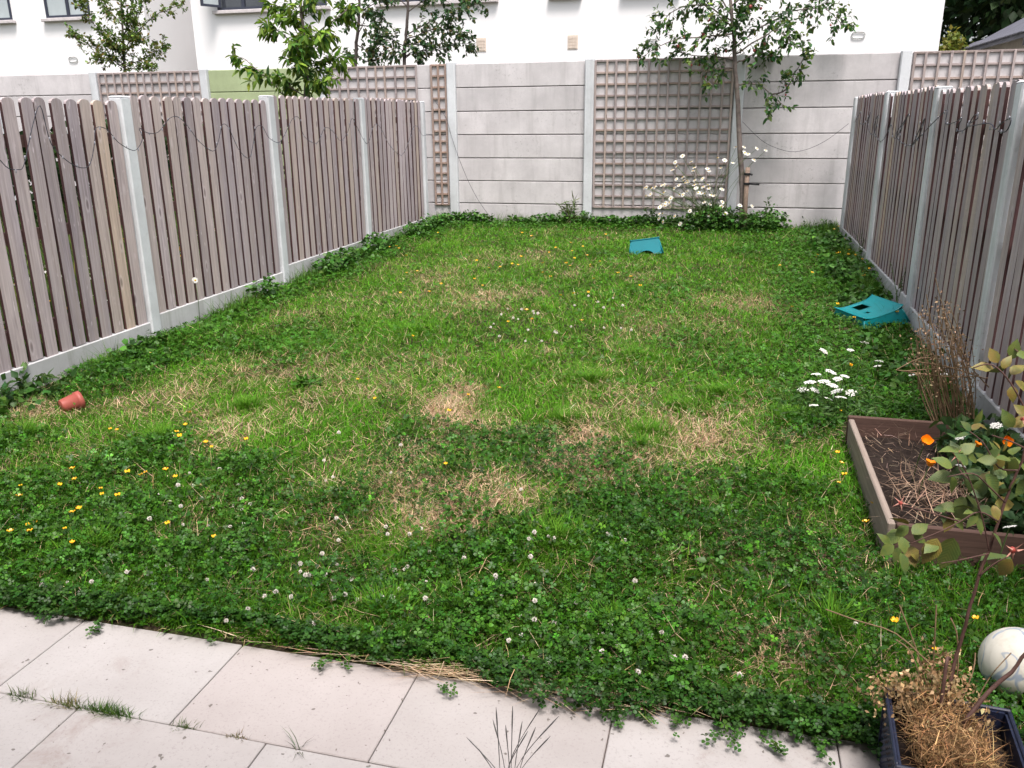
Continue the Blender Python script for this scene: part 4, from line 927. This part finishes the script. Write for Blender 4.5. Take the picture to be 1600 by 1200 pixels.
# ------------------------------------------------------------------ raised bed
BX0, BX1, BY0, BY1 = .638, 1.3, 2.97, 4.13
def bed():
    zt = .0; root = empty('raised_bed', (BX0, BY0, -.18), 'low wooden raised bed with dark soil at the right fence', 'raised bed'); o = np.array(root.location)
    def board(a, b, mat, name='board', tilt=0.):
        c = (np.array(a) + np.array(b)) / 2; h = (np.array(b) - np.array(a)) / 2
        MB().box(-h, h, bev=.004).build(name, mat, root, c - o).rotation_euler[1] = tilt
    board((BX0, BY0, -.2), (BX0 + .026, BY1 - .03, zt), M['bed_grey'], tilt=R(-2))
    board((BX1 - .03, BY0, -.2), (BX1, BY1, zt + .005), M['bed'])
    board((BX0 + .027, BY0 - .003, -.2), (BX1 - .031, BY0 + .02, zt - .002), M['bed'])
    board((BX0 - .004, BY1 - .022, -.2), (BX1 - .031, BY1 + .002, zt + .01), M['bed'])
    xs = np.linspace(BX0 + .03, BX1 - .03, 24); ys = np.linspace(BY0 + .028, BY1 - .028, 40); X, Y = np.meshgrid(xs, ys); Z = -.075 + .05 * (fbm(X, Y, 6.) - .5) + .03 * (fbm(X, Y, 18.) - .5)
    n, k = X.shape; ix = np.arange(n * k).reshape(n, k); F = np.stack([ix[:-1, :-1], ix[:-1, 1:], ix[1:, 1:], ix[1:, :-1]], -1).reshape(-1, 4)
    link(bpy.data.objects.new('soil', mesh_np('soil', np.stack([X, Y, Z], -1).reshape(-1, 3) - o, F, M['soil'], smooth=True)), root)
    n = 420; x = BX0 + .05 + (BX1 - BX0 - .1) * rng.random(n); y = BY0 + .05 + (BY1 - BY0 - .1) * rng.random(n); k_ = fbm(x, y, 4.) > .42; x, y = x[k_], y[k_]; n = len(x)
    V, F, C = blades(x, y, -.07 + .05 * rng.random(n), .04 + .07 * rng.random(n), .002 + .001 * rng.random(n), 1.1 + .5 * rng.random(n), .9 * rng.normal(0, 1, n), colvar(n, (.2, .14, .1), .6, .08))
    n2 = 200; x = BX0 + .08 + .3 * rng.random(n2); y = 3.1 + .4 * rng.random(n2)
    V2, F2, C2 = blades(x, y, -.05 + .05 * rng.random(n2), .1 + .12 * rng.random(n2), .003 + .0012 * rng.random(n2), .9 + .6 * rng.random(n2), .9 * rng.normal(0, 1, n2), colvar(n2, (.3, .2, .14), .4, .06))
    V, F, C = join([(V, F, C), (V2, F2, C2)])
    s = link(bpy.data.objects.new('straw', mesh_np('straw', V - o, F, M['straw'], C)), root); s['kind'] = 'stuff'
bed()
def poppy_mesh():
    b = MB(); n = 12; vs = []
    for r_, z in ((.004, 0), (.02, .008), (.03, .03), (.036, .044)):
        for k in range(n): a = TAU * k / n; rr = r_ * (1 + .1 * math.cos(4 * a)); vs.append((rr * math.cos(a), rr * math.sin(a), z + .004 * math.cos(4 * a + 1) * (z > .02)))
    b.add(vs, [(i * n + k, i * n + (k + 1) % n, (i + 1) * n + (k + 1) % n, (i + 1) * n + k) for i in range(3) for k in range(n)], 0, True)
    return b.mesh('bloom', M['orange'])
pm_ = poppy_mesh()
for px, py, Y, lab, s, rx in ((1445, 692, 3.5, 'wide open orange poppy at the back of the raised bed', .78, 35), (1452, 728, 3.3, 'round cupped orange poppy in the middle of the raised bed', .62, 5), (1570, 690, 3.5, 'ragged orange poppy behind the rose leaves at the right edge', .7, 60), (1525, 697, 3.5, 'small orange poppy half hidden by rose leaves', .5, 20)):
    p = at(px, py, Y); r_ = empty('poppy', (p[0], p[1], -.08), lab, 'poppy')
    MB().tube([(-.02, .03, 0), (-.01, .02, (p[2] + .08) * .6), (0, 0, p[2] + .08)], .0022, 5).build('stem', M['stem'], r_)
    inst('bloom', pm_, r_, (0, 0, p[2] + .078), (R(rx), R(rng.normal(0, 10)), rng.random()), s * .85)

# leafy greenery in the right half of the bed
def bed_greens():
    n = 1500; x = 1.0 + .28 * rng.random(n); y = 3.0 + 1.0 * rng.random(n); z = -.06 + .16 * rng.random(n)
    root = empty('bed_greenery', (1.12, 3.5, -.08), 'low leafy plants filling the right half of the raised bed', 'plants'); o = np.array(root.location)
    V, F, C = scatter(*leaf_t(.3), np.stack([x, y, z], -1) - o, frame_from(ru(n) + [0, 0, .4], ru(n) + [0, 0, .8]), .03 + .035 * rng.random(n), colvar(n, (.05, .1, .035), .35, .15))
    link(bpy.data.objects.new('leaves', mesh_np('leaves', V, F, M['leaf'], C)), root)['kind'] = 'stuff'
bed_greens()

# ------------------------------------------------------------------ yarrow
def umbel_mesh():
    b = MB()
    for i in range(26):
        r_ = .042 * math.sqrt((i + .5) / 26); a = i * 2.4; x, y = r_ * math.cos(a), r_ * math.sin(a); z = -r_ * r_ * 4 + rng.normal(0, .0015)
        b.add([(x + .0085 * math.cos(TAU * k / 6 + i), y + .0085 * math.sin(TAU * k / 6 + i), z + rng.normal(0, .0012)) for k in range(6)] + [(x, y, z + .005)], [(k, (k + 1) % 6, 6) for k in range(6)])
    return b.mesh('flower_head', M['white_petal'])
um = [umbel_mesh() for _ in range(3)]
def yarrow(heads, base, Y, label, green=900, hs=1.):
    b0 = np.array([*at(base[0], base[1], Y)[:2], 0]); b0[2] = float(gz(b0[0], b0[1])); root = empty('yarrow', b0, label, 'white flowers'); st = MB()
    for px, py in heads:
        p = at(px, py, Y + rng.normal(0, .12))
        if p[2] < b0[2] + .05: p = at(px, py, Y - .25)
        q = p - b0; bs = np.array([q[0] * .6 + rng.normal(0, .03), q[1] * .6, 0]); st.tube([bs, (bs + q) / 2 + rng.normal(0, .01, 3), q], .0025, 4, cap=False)
        inst('flower_head', um[int(rng.integers(3))], root, q, (rng.normal(0, .18) + .12, rng.normal(0, .18), rng.random() * 6), (.75 + .4 * rng.random()) * hs)
    st.build('stems', M['stem'], root)
    if green:
        v = np.stack([rng.normal(0, .16, green), rng.normal(0, .14, green), .02 + .1 * rng.random(green)], -1)
        V, F, C = scatter(*leaf4_t(.09), v, frame_from(ru(green) * [1, 1, .5], ru(green) + [0, 0, 1]), .03 + .035 * rng.random(green), colvar(green, (.065, .14, .03), .3, .12))
        link(bpy.data.objects.new('foliage', mesh_np('foliage', V, F, M['leaf'], C)), root)
yarrow(zc([(300,735),(395,720),(435,765),(480,748),(260,785),(350,780),(405,805),(295,835),(380,890),(455,880),(285,930),(520,850),(430,840),(220,830)], 1200, 400, 4.), (1300, 632), 4.55, 'clump of flat white flower heads left of the raised bed corner', 1300, .66)
yarrow(zc([(605,540),(515,585),(695,655),(685,685),(350,590)], 1200, 400, 4.), (1350, 580), 5.15, 'sparse white flower heads beyond the clump by the bed, below the teal stool', 300, .55)
yarrow([(1425, 585), (1475, 584), (1509, 606)], (1470, 640), 4.5, 'few pale flower heads among the brown stalks behind the bed', 0, .55)
yarrow([(1556, 664), (1500, 683), (1502, 727)], (1530, 760), 3.4, 'white flower sprays among the rose leaves over the bed', 0, .6)
yarrow([(1578, 822)], (1578, 900), 2.85, 'single white flower head at the front corner of the bed, right edge', 0, .62)

# ------------------------------------------------------------------ dried stalks behind the bed
def dry_stalks():
    Y = 4.45; b0 = at(1490, 660, Y); b0[2] = float(gz(b0[0], Y)); root = empty('dried_stalks', b0, 'brown dried stalks standing behind the raised bed at the right fence', 'dead plant'); st = MB(); P, D = [], []
    spec = [((1487, 655), (1450, 520)), ((1500, 655), (1468, 500)), ((1478, 650), (1440, 500)), ((1510, 655), (1480, 490)), ((1495, 655), (1462, 530)), ((1515, 660), (1522, 560)), ((1483, 655), (1435, 560)), ((1470, 640), (1432, 530)), ((1505, 660), (1495, 500)), ((1490, 650), (1455, 480)), ((1520, 665), (1490, 530))]
    for (bx, by), (tx, ty) in spec:
        for _ in range(4):
            dy = rng.normal(0, .1); b = at(bx + rng.normal(0, 6), by, Y + dy); b[2] = b0[2]; t = at(tx + rng.normal(0, 8), ty + rng.normal(0, 15), Y + dy + rng.normal(0, .06))
            Q = smooth_poly([b, (b + t) / 2 + rng.normal(0, .025, 3), t], 4); st.tube([q - b0 for q in Q], [.0042] * 3 + [.003] * 3 + [.002] * (len(Q) - 6), 4, cap=False)
            for _k in range(26): s_ = Q[int(rng.integers(len(Q) // 2, len(Q)))]; P.append(s_ + rng.normal(0, .02, 3) - b0); D.append(ru(1)[0])
    for (ax, ay), (cx, cy) in (((1400, 578), (1530, 588)), ((1410, 580), (1525, 573)), ((1430, 565), (1540, 592)), ((1402, 577), (1470, 562)), ((1490, 525), (1545, 605))):
        a = at(ax, ay, 4.35); c = at(cx, cy, 4.4); st.tube([q - b0 for q in smooth_poly([a, (a + c) / 2 + rng.normal(0, .015, 3), c], 3)], .003, 4, cap=False)
    st.build('stalks', M['dry_stem'], root)['kind'] = 'stuff'
    n = len(P); V, F, C = scatter(*leaf4_t(.3), np.array(P), frame_from(np.array(D), ru(n)), .008 + .01 * rng.random(n), colvar(n, (.27, .185, .115), .35, .1))
    link(bpy.data.objects.new('seed_heads', mesh_np('seed_heads', V, F, M['straw'], C)), root)['kind'] = 'stuff'
dry_stalks()

# ------------------------------------------------------------------ ball
def ball():
    t = NT('scuffed_ball'); v = t.coord('Object'); n1 = t.noise(v, 9., 2, .4, .8); n2 = t.noise(v, 30., 5, .7)
    c = t.mix(t.ramp(n1, [(.485, 0.), (.5, .75), (.52, .75), (.535, 0.)]), (.64, .61, .53), (.22, .3, .42)); c = t.mix(t.ramp(n2, [(.5, 0.), (.72, .45)]), c, (.45, .4, .3))
    mt = t.out(c, .55, .4); p = (.882, 2.3, -.082); root = empty('ball', (p[0], p[1], -.18), 'scuffed cream football with blue marks at the right edge', 'ball')
    import bmesh
    bm = bmesh.new(); bmesh.ops.create_icosphere(bm, subdivisions=5, radius=.101)
    ico = bmesh.new(); bmesh.ops.create_icosphere(ico, subdivisions=1, radius=1.); cs = [vv.co.normalized() for vv in ico.verts]; fc = [f.calc_center_median().normalized() for f in ico.faces]
    cs = cs[:12]
    for vv in bm.verts:
        d = vv.co.normalized(); ds = sorted((d.dot(c_) * (1.0 if i < 12 else .985) for i, c_ in enumerate(cs + fc[::4])), reverse=True); g = ds[0] - ds[1]
        if g < .02: vv.co -= d * .0022 * (1 - g / .02)
    me = bpy.data.meshes.new('skin'); bm.to_mesh(me); me.materials.append(mt)
    for pl in me.polygons: pl.use_smooth = True
    link(bpy.data.objects.new('skin', me), root).location = (0, 0, p[2] + .18)
ball()

# ------------------------------------------------------------------ planter with rose
PX0, PX1, PY0, PY1, PZ = .458, .745, 1.68, 1.97, .0
def planter():
    root = empty('planter', ((PX0 + PX1) / 2, (PY0 + PY1) / 2, -.2), 'dark navy woven planter at the bottom right corner', 'planter'); o = np.array(root.location)
    W2, D2, H = (PX1 - PX0) / 2, (PY1 - PY0) / 2, .2; tp = .97
    for name, ax, s in (('side', 0, -1), ('side', 0, 1), ('side', 1, -1), ('side', 1, 1)):
        b = MB(); cols, rows = 14, 11
        def P3(u, zz, off):
            k = tp + (1 - tp) * zz / H; w_, d_ = W2 * k, D2 * k
            return (s * (w_ - .008 + off), u * d_, zz) if ax == 0 else (u * w_, s * (d_ - .008 + off), zz)
        # inner sheet
        c8 = [P3(-1, 0, 0), P3(1, 0, 0), P3(1, H, 0), P3(-1, H, 0), P3(-1, 0, -.006), P3(1, 0, -.006), P3(1, H, -.006), P3(-1, H, -.006)]
        b.add(c8, [(0, 1, 2, 3), (7, 6, 5, 4), (0, 4, 5, 1), (2, 6, 7, 3), (1, 5, 6, 2), (0, 3, 7, 4)])
        for i in range(cols):
            for j in range(rows):
                u0, u1 = -1 + 2 * i / cols, -1 + 2 * (i + 1) / cols; z0, z1 = H * j / rows, H * (j + 1) / rows
                if (i + j) % 2: u0 += .05; u1 -= .05
                else: z0 += .003; z1 -= .003
                um_, zm = (u0 + u1) / 2, (z0 + z1) / 2
                b.add([P3(u0, z0, .001), P3(u1, z0, .001), P3(u1, z1, .001), P3(u0, z1, .001), P3(um_, zm, .0065)], [(0, 1, 4), (1, 2, 4), (2, 3, 4), (3, 0, 4)], 0, False)
        b.build(name, M['rattan'], root)
    rim = MB(); root.rotation_euler[2] = R(-4)
    for a, c in (((-W2 - .001, -D2 - .001), (W2 + .001, -D2 + .008)), ((-W2 - .001, D2 - .008), (W2 + .001, D2 + .001)), ((-W2 - .001, -D2 + .0085), (-W2 + .008, D2 - .0085)), ((W2 - .008, -D2 + .0085), (W2 + .001, D2 - .0085))):
        rim.box((*a, H - .004), (*c, H + .008), bev=.003)
    rim.build('rim', M['rattan'], root)
    MB().box((-W2 * .95, -D2 * .95, .1), (W2 * .95, D2 * .95, .14)).build('soil', M['soil'], root)
planter()
def planter_straw():
    root = empty('dried_plant', (.6, 1.84, -.06), 'tangle of dry ochre stems filling the dark planter', 'dead plant'); o = np.array(root.location); parts = []
    n = 2000; x = PX0 + .05 + (PX1 - PX0 - .12) * rng.random(n); y = PY0 + .04 + (PY1 - PY0 - .09) * rng.random(n); h = np.clip(1 - ((x - .57) / .15) ** 2, 0, 1) * .13
    parts.append(blades(x, y, -.07 + h * rng.random(n), .02 + .07 * rng.random(n), .0014 + .001 * rng.random(n), .7 + .9 * rng.random(n), 1.1 * rng.normal(0, 1, n), colvar(n, (.3, .18, .085), .5, .09)))
    n = 1500; ce = np.array([[.53, 1.97, .01], [.56, 1.92, .05], [.60, 1.96, .06], [.50, 1.94, .0], [.64, 1.9, .04], [.58, 1.98, .09], [.47, 1.96, .01]])[rng.integers(0, 7, n)]
    p = ce + rng.normal(0, .026, (n, 3)); parts.append(scatter(*leaf4_t(.3), p, frame_from(ru(n), ru(n)), .008 + .01 * rng.random(n), colvar(n, (.36, .25, .13), .4, .07)))
    V, F, C = join(parts); s = link(bpy.data.objects.new('stems', mesh_np('stems', V - o, F, M['straw'], C)), root); s['kind'] = 'stuff'
    tw = MB()
    for pts in ([(1450, 1090), (1435, 1050), (1420, 1015), (1400, 1000)], [(1455, 1080), (1460, 1010), (1463, 945)], [(1452, 1085), (1430, 1010), (1405, 945)], [(1490, 1090), (1497, 1040), (1495, 990), (1485, 965)], [(1455, 1040), (1400, 990), (1340, 970), (1290, 952)], [(1520, 1110), (1545, 1060), (1580, 1020)], [(1500, 1100), (1520, 1050), (1524, 1020)]):
        tw.tube([q - o for q in smooth_poly([at(a, b, 1.95 + .02 * i) for i, (a, b) in enumerate(pts)], 3)], .0018, 4, cap=False)
    tw.build('twigs', M['dry_stem'], root)['kind'] = 'stuff'
planter_straw()
def rose():
    T = Tree(); Y = 1.95; q = lambda pts, dy=0.: [at(a, b, Y + dy * i) for i, (a, b) in enumerate(pts)]
    root_p = at(1475, 1105, 1.86); root_p[2] = -.07
    T.limb([root_p] + q([(1490, 1040), (1505, 990), (1520, 930), (1545, 860), (1570, 785), (1590, 735), (1612, 660), (1625, 560)], .012), .0048, .0025, 4, 7, .001)
    T.limb([root_p, at(1478, 1040, 1.9), at(1484, 1030, 1.92)], .005, .004, 3, 6)
    T.limb([at(1505, 1130, 1.84), at(1545, 1080, 1.88), at(1580, 1050, 1.9), at(1612, 1010, 1.92)], .006, .004, 4, 6, .001)
    br = [[(1590, 735), (1560, 730), (1535, 690), (1500, 665)], [(1570, 785), (1545, 760), (1520, 740), (1480, 745)], [(1545, 860), (1535, 810), (1515, 750), (1500, 720)], [(1560, 815), (1530, 800), (1500, 815), (1470, 830), (1420, 850)], [(1545, 865), (1500, 875), (1470, 880)], [(1612, 660), (1580, 600), (1550, 570), (1520, 575)], [(1600, 700), (1580, 690), (1550, 680)], [(1620, 600), (1600, 560), (1585, 545)], [(1530, 900), (1555, 880), (1575, 870)], [(1500, 815), (1450, 800), (1410, 790)], [(1515, 750), (1500, 735), (1495, 712)]]
    for b in br: T.limb(q(b, rng.normal(0, .02)), .0022, .0012, 4, 4)
    root = empty('rose_bush', root_p, 'straggly rose with yellow-green leaves and reddish stems growing from the dark planter', 'rose bush')
    T.wood.v = [tuple(np.array(v) - root_p) for v in T.wood.v]; T.wood.build('stems', M['red_stem'], root)
    # serrated folded leaflet
    def leaflet(cv):
        b = MB(); n = 9; up = []; lo = []
        for i in range(n + 1):
            t = i / n; w_ = .31 * math.sin(math.pi * min(1, t * 1.02) ** .8) * (1 + (.07 if i % 2 else -.03)); z = -.35 * cv * t * t
            up.append((t, w_, z + .3 * w_ * .5)); lo.append((t, -w_, z + .3 * w_ * .5))
        mid = [(i / n, 0, -.35 * cv * (i / n) ** 2) for i in range(n + 1)]
        b.add(mid + up + lo, [(i, i + 1, n + 2 + i, n + 1 + i) for i in range(n)] + [(i + 1, i, 2 * n + 2 + i, 2 * n + 3 + i) for i in range(n)], 0, True); return b
    def lm(name, col, col2):
        t = NT(name); v = t.coord('Object', (1, 1, 1), True); n1 = t.noise(v, 2.2, 4); w_ = t.n('TexWave'); w_.inputs['Scale'].default_value = 3.2; w_.inputs['Distortion'].default_value = 1.
        sp = t.n('SeparateXYZ'); t.l(t.coord('Object'), sp.inputs[0]); ab = t.n('Math', operation='ABSOLUTE'); t.l(sp.outputs[1], ab.inputs[0]); sb = t.n('Math', operation='SUBTRACT'); t.l(sp.outputs[0], sb.inputs[0]); t.l(ab.outputs[0], sb.inputs[1]); cb = t.n('CombineXYZ'); t.l(sb.outputs[0], cb.inputs[0]); t.l(cb.outputs[0], w_.inputs['Vector'])
        c = t.mix(t.ramp(n1, [(.35, 0.), (.65, 1.)]), col, col2); c = t.mix(t.ramp(w_.outputs['Fac'], [(.5, 0.), (1., .4)]), c, tuple(x * .55 for x in col)); t.bump(w_.outputs['Fac'], .12, .02); return t.out(c, .5, .4)
    ms = [lm('rose_leaf_green', (.095, .15, .03), (.15, .18, .035)), lm('rose_leaf_yellow', (.16, .16, .03), (.22, .145, .03)), lm('rose_leaf_dark', (.065, .12, .035), (.11, .15, .03))]
    lms = [leaflet(c).mesh('leaf', ms[k]) for c in (.5, 1.1) for k in range(3)]
    LV = [(1395, 838, 50, 200, 0), (1425, 868, 45, 250, 2), (1405, 812, 42, 160, 1), (1438, 825, 38, 30, 0), (1385, 860, 40, 215, 0), (1415, 880, 40, 265, 2), (1455, 862, 60, 240, 1), (1480, 866, 62, 275, 0), (1552, 868, 58, 190, 1), (1575, 880, 40, 300, 2), (1490, 700, 46, 150, 0), (1512, 700, 42, 60, 0), (1500, 738, 48, 200, 2), (1472, 745, 52, 205, 0), (1520, 735, 40, 20, 2), (1557, 760, 58, 310, 2), (1572, 787, 46, 345, 1), (1585, 700, 42, 40, 0), (1556, 703, 46, 110, 0), (1530, 652, 36, 60, 0),
          (1500, 805, 48, 260, 0), (1482, 818, 40, 240, 1), (1522, 790, 50, 300, 2), (1505, 790, 40, 150, 0), (1590, 575, 44, 30, 1), (1540, 572, 46, 175, 1), (1562, 578, 40, 210, 0), (1600, 605, 46, 330, 1), (1592, 660, 44, 200, 1), (1575, 655, 40, 110, 0), (1540, 745, 40, 80, 2), (1585, 545, 40, 90, 0), (1560, 725, 34, 230, 1), (1535, 715, 40, 140, 0), (1580, 730, 42, 250, 2), (1545, 800, 36, 320, 2), (1518, 815, 36, 220, 0), (1600, 760, 40, 280, 2), (1470, 795, 30, 170, 2), (1572, 695, 30, 60, 1), (1510, 665, 34, 120, 2)]
    LV = [(px + dx * s * .75, py - dy * s * .75, s * f, ang + da, k if rng.random() < .6 else int(rng.choice([0, 2, 2, 0, 1]))) for px, py, s, ang, k in LV for f, da, dx, dy in ((.72, 0, 0, 0), (.58, 62, math.cos(R(ang + 120)) * .6, math.sin(R(ang + 120)) * .6), (.55, -65, math.cos(R(ang - 120)) * .6, math.sin(R(ang - 120)) * .6)) if f > .7 or rng.random() < .62]
    for px, py, s, ang, k in LV:
        p = at(px, py, Y + .06 + rng.normal(0, .035)); dist = np.linalg.norm(p - [0, 0, CAMZ]); L = s / FPX * dist * .95 * (.85 + .3 * rng.random()); a = R(ang + rng.normal(0, 12))
        d = AX * math.cos(a) + AU * math.sin(a) - AF * rng.normal(.1, .45); d /= np.linalg.norm(d); nr = -AF * .7 + np.array([0, 0, .8]) + rng.normal(0, .45, 3); A = frame_from(d[None], nr[None])[0]
        mt = Matrix(((*A[0], 0), (*A[1], 0), (*A[2], 0), (0, 0, 0, 1))); st = p - d * L * .5 - root_p
        o = inst('leaf', lms[k + 3 * int(rng.integers(2))], root, st, mt.to_euler(), (L, L * .95, L))
    def sep():
        b = MB()
        for i in range(5):
            a = TAU * i / 5; c, s = math.cos(a), math.sin(a); b.add([(c * .2 - s * .1, s * .2 + c * .1, .05), (c * .2 + s * .1, s * .2 - c * .1, .05), (c, s, .3 * (i % 2)), (c * .3, s * .3, .16)], [(0, 3, 2), (3, 1, 2), (0, 1, 3)], 0)
        b.lathe([(0, -.3), (.2, -.22), (.26, 0), (.2, .12), (0, .14)], 9, 1); return b.mesh('rose_hip', [M['sepal'], M['hip']])
    sm_ = sep()
    for px, py, s in ((1495, 712, 13), (1407, 786, 12), (1583, 860, 18), (1598, 655, 10)):
        p = at(px, py, Y + .03); dist = np.linalg.norm(p - [0, 0, CAMZ]); L = s / FPX * dist; inst('rose_hip', sm_, root, p - root_p, Vector(-AF + rng.normal(0, .4, 3)).to_track_quat('Z', 'Y').to_euler(), L)
rose()

# ------------------------------------------------------------------ weeds in the paving joints
def tz(px, py): d = ray(px, py); t = (-.2 - CAMZ) / d[2]; return d[0] * t
for px, py, n, h, s, lab, c in ((40, 1085, 110, .045, .025, 'small grass tuft in the paving joint at the far left', (.08, .12, .035)), (112, 1094, 130, .06, .03, 'yellowing grass tuft in the paving joint left of the big one', (.15, .15, .06)), (178, 1106, 420, .05, .045, 'biggest green grass tuft in the long paving joint', (.065, .13, .025)), (292, 1131, 90, .035, .018, 'flat little grass tuft in the paving joint right of the big one', (.07, .11, .03)), (372, 1148, 70, .03, .016, 'brownish grass tuft in the paving joint near a slab corner', (.16, .13, .05)), (467, 1168, 12, .085, .006, 'spiky upright grass sprig in the paving joint', (.1, .12, .07))):
    x = tz(px, py); V = None
    q = np.array([x, 1.63, -.2]); bx = rng.normal(0, s, n); by = rng.normal(0, .006, n)
    Vv, Ff, Cc = blades(bx, by, np.full(n, -.01), h * (.35 + .8 * rng.random(n)), .0016 + .0012 * rng.random(n), .1 + .95 * rng.random(n), .1 + .6 * rng.random(n), colvar(n, c, .35, .15))
    o = link(bpy.data.objects.new('grass_tuft', mesh_np('grass_tuft', Vv, Ff, M['grass'], Cc))); o.location = q; tag(o, lab, 'grass tuft')
def grey_spikes():
    b0 = np.array([tz(805, 1205), 1.6, -.2]); root = empty('dead_weed', b0, 'dead grey weed with upright spikes on the paving at the bottom edge', 'dead plant'); st = MB()
    for tx, ty in ((729, 1152), (770, 1124), (775, 1105), (801, 1103), (816, 1127), (845, 1105), (873, 1119), (825, 1142), (837, 1136), (790, 1133), (748, 1170), (860, 1150)):
        t = at(tx, ty, 1.6 + rng.normal(0, .02)) - b0; b = np.array([rng.normal(0, .012), rng.normal(0, .006), -.005]); k = b + (t - b) * .5; k[0] = b[0] + (t[0] - b[0]) * .35
        st.tube(smooth_poly([b, k, t], 5), [.0008] * 5 + [.0011] * 3 + [.0018] * 2 + [.0006], 4)
    st.build('stems', M['grey_stem'], root)['kind'] = 'stuff'
M['grey_stem'] = plain('grey_stem', (.17, .165, .16), .9, .1, .35, 60.)
grey_spikes()

# ------------------------------------------------------------------ string lights and cables
def string(name, P, label, cat, step=.11, r=.0026, bulbs=True):
    P = [np.asarray(p) for p in P]; o = P[0]; root = empty(name, o, label, cat); Q = smooth_poly(P, 4)
    MB().tube([q - o for q in Q], r, 4, cap=False).build('wire', M['wire'], root)
    if bulbs:
        b = MB(); acc = 0
        for a, c in zip(Q[:-1], Q[1:]):
            acc += np.linalg.norm(c - a)
            if acc > step: acc = 0; b.lathe([(0, -.013), (.004, -.008), (.004, .003), (.003, .008), (0, .009)], 5, c=tuple(c - o + rng.normal(0, .006, 3)))
        b.build('bulbs', M['bulb'], root)['kind'] = 'stuff'
Z1 = lambda l, ox: [(ox + a / 4, b / 4) for a, b in l]
LW = Z1([(0,1000),(50,1050),(110,1060),(150,1030),(200,800),(250,660),(300,840),(340,930),(440,1020),(520,1050),(565,1020),(590,900),(600,800),(670,810),(740,890),(830,940),(870,915),(890,860),(870,800),(920,830),(990,825),(1060,740),(1120,735),(1190,810),(1240,880),(1330,945),(1365,880),(1390,780),(1430,800),(1490,930),(1555,990)], 0) + Z1([(380,910),(400,800),(440,790),(480,860),(545,890),(590,820),(630,740),(670,740),(700,850),(780,895),(830,800),(880,820),(930,880),(975,820),(1000,740),(1030,790),(1080,885),(1105,885),(1140,780),(1180,800),(1230,900),(1305,970),(1350,900),(1380,800),(1410,790),(1440,845),(1490,840)], 300)
string('string_lights', [atx(a, b, XL + .064 + .004 * (i % 2)) for i, (a, b) in enumerate(LW)], 'thin string of fairy lights looped along the left picket fence', 'string lights')
RW = Z1([(545,760),(580,700),(585,780),(625,745),(640,700),(625,800),(660,840),(690,720),(660,800),(695,880),(730,860),(770,780),(790,870),(840,790),(880,710),(850,760),(800,850),(890,910),(950,800),(980,740),(945,850),(900,910),(1000,800),(1080,720),(1120,690),(1110,770),(1165,765),(1210,740),(1180,810),(1230,810),(1290,720),(1310,740),(1240,790),(1380,770),(1420,810),(1460,770),(1520,740),(1490,820),(1440,820)], 1200)
string('string_lights', [atx(a, b, XR - .066 - .004 * (i % 2)) for i, (a, b) in enumerate(RW)], 'tangled dark fairy lights hanging on the right picket fence', 'string lights', .14, .003)
string('cable', [at(a, b, YW - .075 if a < 1310 else YW - .12) for a, b in ((1160, 190), (1185, 215), (1205, 228), (1235, 237), (1262, 233), (1290, 220), (1312, 204), (1326, 193))], 'dark cable sagging across the wall between tree and right fence', 'cable', bulbs=False)
string('cable', [at(a, b, YW - .08) for a, b in ((680, 158), (697, 185), (706, 215), (718, 250), (735, 290), (752, 320), (772, 346))], 'thin cable running diagonally down the wall beside the narrow trellis', 'cable', bulbs=False)
